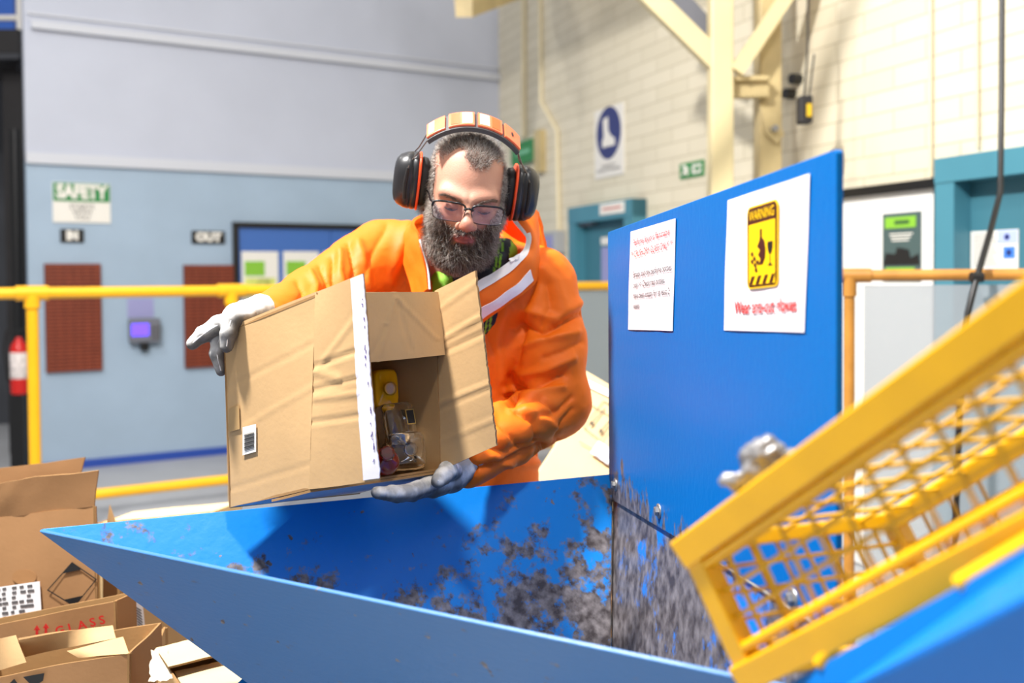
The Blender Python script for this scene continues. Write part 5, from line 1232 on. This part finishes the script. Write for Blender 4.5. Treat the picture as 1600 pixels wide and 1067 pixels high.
for pl_, w_, dp in FOLD:
    pl_ = np.array(pl_, float); dm = np.full(len(V), 1e9)
    for a, c in zip(pl_[:-1], pl_[1:]):
        ba = c - a; t = np.clip(((pj[:, :2] - a) @ ba) / (ba @ ba), 0, 1); dm = np.minimum(dm, np.linalg.norm(pj[:, :2] - a - t[:, None] * ba, axis=1))
    disp = disp + 1.35 * dp * (np.exp(-dm / (w_ * .62)) * 1.15 if dp < 0 else np.exp(-(dm / (w_ * .8)) ** 2)) * front
V = V + Nn * disp[:, None]; V = smooth_v(V, Q, 1, .35)
M['orange'] = mat('jacket_orange', (.82, .150, .004, 1), .58, bump=.07, bscale=60, spec=.3)
jk = np_mesh('jacket', V, Q, M['orange'], person); jk['label'] = 'bright orange weatherproof jacket'
# lapel turned out, with two white stripes
def bez(P_, n):  # Catmull-Rom through points
    P_ = [np.asarray(p, float) for p in P_]; P_ = [2 * P_[0] - P_[1]] + P_ + [2 * P_[-1] - P_[-2]]; out = []; m_ = len(P_) - 3
    for i in range(n + 1):
        t = i / n * m_; k = min(int(t), m_ - 1); t -= k; a, b2, c, d_ = P_[k:k + 4]
        out.append(.5 * ((2 * b2) + (-a + c) * t + (2 * a - 5 * b2 + 4 * c - d_) * t * t + (-a + 3 * b2 - 3 * c + d_) * t ** 3))
    return np.array(out)
JV, JP = V, project(V)
def surf(px, py, lift, dmax=2.3):
    k = (np.abs(JP[:, 0] - px) < 9) & (np.abs(JP[:, 1] - py) < 9)
    D = JV[k, 1].min() if k.any() else dmax
    return at(px, py, min(D, dmax) - lift)
inn = bez([at(800, 340, 2.06), at(822, 372, 2.03), surf(813, 398, .012, 2.0), surf(778, 420, .012, 1.98), surf(738, 446, .012, 1.96)], 40)
mid = bez([at(824, 332, 2.08), at(836, 372, 2.04), surf(828, 412, .026, 2.02), surf(795, 444, .024, 1.99), surf(744, 476, .022, 1.97)], 40)
out_ = bez([at(840, 326, 2.12), at(845, 385, 2.07), surf(838, 440, .010, 2.04), surf(803, 470, .012, 2.0), surf(750, 508, .012, 1.99)], 40)
def lap(u, v):
    k = u * 40; i = min(int(k), 39); f = k - i; a = inn[i] * (1 - f) + inn[i + 1] * f; m_ = mid[i] * (1 - f) + mid[i + 1] * f; o = out_[i] * (1 - f) + out_[i + 1] * f
    p = a * (1 - v) ** 2 + (2 * m_ - .5 * a - .5 * o) * 2 * v * (1 - v) + o * v * v
    return p + np.array([0, -.004, 0]) * math.sin(u * 14 + v * 3) * .5 + .004 * np.array(mnoise.noise_vector(Vector(p) * 22))
mb = MB(); mb.sheet(lambda u, v: lap(u, v), 50, 14, .006); lo = mb.build('lapel', M['orange'], person)
M['stripe'] = mat('white_stripe', srgb(240, 238, 240), .4, bump=.1, bscale=90)
def strip(v0, v1, u0, u1):
    mb = MB(); nz = np.array([-.15, -1, .15]); nz = unit(nz) * .003
    mb.sheet(lambda u, v: lap(u0 + (u1 - u0) * u, v0 + (v1 - v0) * v) + nz, 40, 3, .0015); mb.build('white_stripe', M['stripe'], lo)
strip(.0, .26, .20, .99); strip(.66, .92, .52, .99); strip(-.02, .10, .02, .22)
mb = MB(); mb.sheet(lambda u, v: bilin(at(795, 405, 1.968), at(811, 397, 1.972), at(812, 402, 1.970), at(798, 410, 1.966))(u, v) + .002 * np.array(mnoise.noise_vector(Vector((u * 4, v * 3, 7)))), 6, 4, .0015); mb.build('torn_tab', M['stripe'], lo)
# standing collar behind the neck and the left jacket edge
cpts = bez([at(672, 452, 1.965), at(668, 415, 1.985), at(655, 370, 2.02), at(650, 345, 2.07), at(690, 330, 2.16), at(760, 325, 2.19), at(815, 325, 2.15), at(840, 330, 2.12)], 60)
cbot = bez([at(650, 470, 2.0), at(640, 430, 2.03), at(628, 395, 2.06), at(628, 372, 2.11), at(685, 372, 2.22), at(770, 375, 2.24), at(835, 385, 2.18), at(852, 395, 2.10)], 60)
mb = MB(); mb.sheet(lambda u, v: (cbot[int(round(u * 60))] * (1 - v) + cpts[int(round(u * 60))] * v) + .003 * np.array(mnoise.noise_vector(Vector((u * 9, v * 4, 3)))), 60, 8, .006); mb.build('collar', M['orange'], person)
mb = MB(); mb.tube([cpts[i] + [-.0, -.005, 0] for i in range(0, 17)], .0022, 6); mb.build('zip_edge', M['stripe'], person)
# shirt in the neck opening
h = .004; c0 = NB + [-.002, -.03, -.03]
xs, ys, zs = arange(NB[0] - .13, NB[0] + .13, h), arange(NB[1] - .20, NB[1] + .09, h), arange(NB[2] - .16, NB[2] + .10, h)
P = grid(xs, ys, zs)
d = smin(cap(P, at(786, 392, 2.04), at(757, 440, 1.995), .03, .03), ell(P, NB + [0, -.02, -.07], (.10, .10, .085)), .02); d = smin(d, cap(P, NB + [0, -.005, -.03], NB + [.004, .0, .045], .080, .070), .03)
V, Q = nets(d, xs, ys, zs); Nn = vnormals(V, Q); V = V + Nn * (fbm(V, 18, 3) * .006)[:, None]
pj = project(V); col = np.tile(np.array(srgb(22, 26, 42)[:3]), (len(V), 1))
lime = np.array(srgb(126, 190, 40)[:3]); col[pj[:, 0] < 706] = lime
for xo in (0, 6): 
    lx = 772 + xo + (430 - pj[:, 1]) * .16; col[(np.abs(pj[:, 0] - lx) < 1.4)] = lime
col[(pj[:, 0] > 796 + (400 - pj[:, 1]) * .1)] = np.array(srgb(150, 190, 50)[:3])
np_mesh('shirt', V, Q, attr_mat('shirt_cloth', .7, bump=.1, bscale=120), person, col=col)['label'] = 'navy and lime work shirt'

# trousers and boots (hidden behind the hopper)
h = .009; xs, ys, zs = arange(PV[0] - .36, PV[0] + .36, h), arange(2.02, 2.46, h), arange(-.02, 1.05, h); P = grid(xs, ys, zs)
d = ell(P, PV + [0, 0, -.08], (.172, .122, .14)); bt_ = None
for sx in (-1, 1):
    hip = PV + [sx * .09, .02, -.12]; kn = np.array([PV[0] + sx * .13, 2.27, .52]); an = np.array([PV[0] + sx * .16, 2.33, .09])
    d = smin(d, chain(P, [hip, kn, an + [0, 0, .05]], [.103, .078, .066], .03), .04)
    q = smin(cap(P, an + [0, .02, -.035], an + [sx * .03, -.18, -.045], .055, .045), cap(P, an, an + [0, 0, .1], .058), .03); bt_ = q if bt_ is None else np.minimum(bt_, q)
V, Q = nets(smax(d, .1 - P[:, 2], .005), xs, ys, zs); np_mesh('trousers', V, Q, mat('trouser_navy', srgb(30, 34, 52), .8), person)
V, Q = nets(smax(bt_, .004 - P[:, 2], .004), xs, ys, zs); np_mesh('boots', V, Q, mat('boot_black', srgb(24, 22, 22), .5), person)

# ------------------------------------------------------------------ gloves: palm, four bent fingers and a thumb each
mt, nt, b = newmat('glove_leather'); N, L = nt.nodes, nt.links
at_n = N.new('ShaderNodeAttribute'); at_n.attribute_name = 'Col'
tc = N.new('ShaderNodeTexCoord'); n1 = N.new('ShaderNodeTexNoise'); n1.inputs['Scale'].default_value = 38; n1.inputs['Detail'].default_value = 7; L.new(tc.outputs['Object'], n1.inputs['Vector'])
rp = N.new('ShaderNodeValToRGB'); rp.color_ramp.elements[0].position = .40; rp.color_ramp.elements[1].position = .62; L.new(n1.outputs['Fac'], rp.inputs[0])
mul = N.new('ShaderNodeMix'); mul.data_type = 'RGBA'; mul.blend_type = 'MULTIPLY'; mul.inputs['Factor'].default_value = .5; L.new(at_n.outputs['Color'], mul.inputs['A']); L.new(rp.outputs['Color'], mul.inputs['B']); L.new(mul.outputs['Result'], b.inputs['Base Color'])
b.inputs['Roughness'].default_value = .6; bp = N.new('ShaderNodeBump'); bp.inputs['Strength'].default_value = .3; bp.inputs['Distance'].default_value = .003; L.new(n1.outputs['Fac'], bp.inputs['Height']); L.new(bp.outputs['Normal'], b.inputs['Normal']); M['glove'] = mt
def glove(palm, pr, fingers, wrist, wr, side_dir, label, wr_amp=.0016):
    allp = np.array(list(palm) + [p for f, r in fingers for p in f] + [wrist]); lo_, hi_ = allp.min(0) - .05, allp.max(0) + .05; h = .0024
    xs, ys, zs = arange(lo_[0], hi_[0], h), arange(lo_[1], hi_[1], h), arange(lo_[2], hi_[2], h); P = grid(xs, ys, zs)
    d = chain(P, [wrist, palm[0]], [wr, pr[0]], .01); 
    for i in range(len(palm) - 1): d = smin(d, cap(P, palm[i], palm[i + 1], pr[i], pr[i + 1]), .012)
    fd = []
    for f, r in fingers: q = chain(P, f, r, .004); fd.append(q); d = smin(d, q, .0045)
    V, Q = nets(d, xs, ys, zs); V = smooth_v(V, Q, 1, .4); Nn = vnormals(V, Q)
    V = V + Nn * (fbm(V, 55, 3) * wr_amp)[:, None]
    # grime and underside shade painted together in grey, seams run between
    w = sstep(.62, -.15, Nn @ side_dir); base = np.array(srgb(236, 234, 232)[:3]); dirt_shade = np.array(srgb(104, 100, 96)[:3]); col = base * (1 - w[:, None]) + dirt_shade * w[:, None]
    gobj = np_mesh('glove', V, Q, M['glove'], person, col=col); gobj['label'] = label
    mb = MB()
    for f, r in fingers:
        pts = [np.asarray(p) + unit(np.cross(unit(np.asarray(f[-1]) - np.asarray(f[0])), np.cross(side_dir, unit(np.asarray(f[-1]) - np.asarray(f[0]))))) * 0 + unit(CAM - p) * (rr_ * .96) for p, rr_ in zip(f, r)]
        mb.tube(bez(pts, 10), .0011, 5)
    mb.build('seam_piping', M['stripe'], gobj)
A = at
glove([A(408, 489, 1.735), A(372, 497, 1.70)], [.030, .027],
      [([A(372, 497, 1.685), A(340, 508, 1.665), A(318, 522, 1.655), A(301, 536, 1.65)], [.0165, .0155, .0140, .0105]),
       ([A(385, 494, 1.672), A(363, 498, 1.652), A(357, 520, 1.645), A(354, 541, 1.645)], [.0165, .0150, .0140, .0105]),
       ([A(376, 494, 1.70), A(345, 509, 1.69), A(325, 521, 1.685), A(313, 530, 1.683)], [.0150, .0140, .0125, .0100]),
       ([A(380, 490, 1.72), A(350, 505, 1.715), A(334, 516, 1.712), A(325, 524, 1.71)], [.0140, .0125, .0112, .0095]),
       ([A(364, 508, 1.70), A(344, 527, 1.69), A(339, 552, 1.685), A(345, 579, 1.685)], [.0150, .0140, .0128, .0095])],
      LWR, .036, np.array([-.3, -.25, .9]), 'grubby white leather glove resting over the top corner of the carton')
RP = A(705, 745, 1.765)
glove([RP, A(675, 757, 1.715)], [.026, .024],
      [([A(672, 757, 1.69), A(640, 769, 1.645), A(612, 771, 1.61), A(590, 770, 1.59)], [.0150, .0140, .0128, .0105]),
       ([A(676, 757, 1.705), A(645, 770, 1.67), A(620, 773, 1.64), A(602, 773, 1.625)], [.0150, .0140, .0128, .0105]),
       ([A(680, 757, 1.725), A(652, 768, 1.70), A(628, 773, 1.675), A(612, 773, 1.66)], [.0145, .0135, .0120, .0100]),
       ([A(686, 757, 1.745), A(660, 767, 1.725), A(640, 772, 1.71), A(628, 773, 1.70)], [.0135, .0120, .0110, .0095]),
       ([A(708, 735, 1.745), A(700, 736, 1.70), A(692, 743, 1.675), A(684, 752, 1.66)], [.0160, .0165, .0150, .0115])],
      RWR, .034, np.array([.3, -.3, .9]), 'grubby white leather glove gripping the carton from below')
# ================================================================== light
KEY = np.array([-1.8, 1.15, 5.1])
# unseen beams added between key lamp and block wall to cast shade on it
def shade_beam(pa, pb, t, wid, hgt, ext):
    a, b_ = [KEY + t * (on_plane(x, y, CW.o, CW.n) - KEY) for x, y in (pa, pb)]
    d = unit(b_ - a); a, b_ = a - d * ext, b_ + d * .8; mb = MB(); s_ = unit(np.cross(d, Z3))
    mb.box(a, d, Z3, s_, (0, 0, -wid / 2), (np.linalg.norm(b_ - a), hgt, wid / 2)); tag(mb.build('roof_beam', M['cream_dirty']), kind='structure')  # named like the visible beams, but added only for its shade
shade_beam((800, 112), (1000, 30), .62, .10, .45, .15)
shade_beam((1236, 300), (1345, 0), .6, .10, .12, .6)  # added for the diagonal shade band beside the columns
def area(name, loc, target, size, W, col=(1, 1, 1)):
    l = bpy.data.lights.new(name, 'AREA'); l.shape = 'DISK'; l.size = size; l.energy = W; l.color = col
    o = bpy.data.objects.new(name, l); COL.objects.link(o); o.location = loc
    o.rotation_euler = (Vector(target) - Vector(loc)).to_track_quat('-Z', 'Y').to_euler(); return o
area('high_bay_lamp', (-1.8, 1.15, 5.1), (-.2, 1.9, 1.2), .35, 600, (1, .97, .93))
area('high_bay_lamp', (.35, -.1, 4.8), (0, 1.7, 1.2), .35, 80, (1, .97, .93))
area('high_bay_lamp', (-3.2, 4.2, 5.2), (-2.5, 7, 1), .6, 60, (1, .98, .96))
area('high_bay_lamp', (-.5, 3.7, 5.0), (2, 6.0, 1.8), .2, 45, (1, .95, .86))
area('high_bay_lamp', (1.6, 2.2, 5.2), (1.8, 4.5, 1), .3, 8, (1, .95, .88))
w = bpy.data.worlds.new('hall_light'); SC.world = w; w.use_nodes = True
_N, _L = w.node_tree.nodes, w.node_tree.links
_tc = _N.new('ShaderNodeTexCoord'); _sp = _N.new('ShaderNodeSeparateXYZ'); _L.new(_tc.outputs['Generated'], _sp.inputs[0])
_rp = _N.new('ShaderNodeValToRGB'); _mr = _N.new('ShaderNodeMapRange'); _mr.inputs[1].default_value = -1; _mr.inputs[2].default_value = 1; _L.new(_sp.outputs[2], _mr.inputs[0]); _L.new(_mr.outputs[0], _rp.inputs[0])
_rp.color_ramp.elements[0].color = (.35, .36, .38, 1); _rp.color_ramp.elements[0].position = .30; _rp.color_ramp.elements[1].color = (1.0, 1.0, 1.0, 1); _rp.color_ramp.elements[1].position = .75
_L.new(_rp.outputs[0], w.node_tree.nodes['Background'].inputs[0]); w.node_tree.nodes['Background'].inputs[1].default_value = .56
SC.view_settings.exposure = 0.0
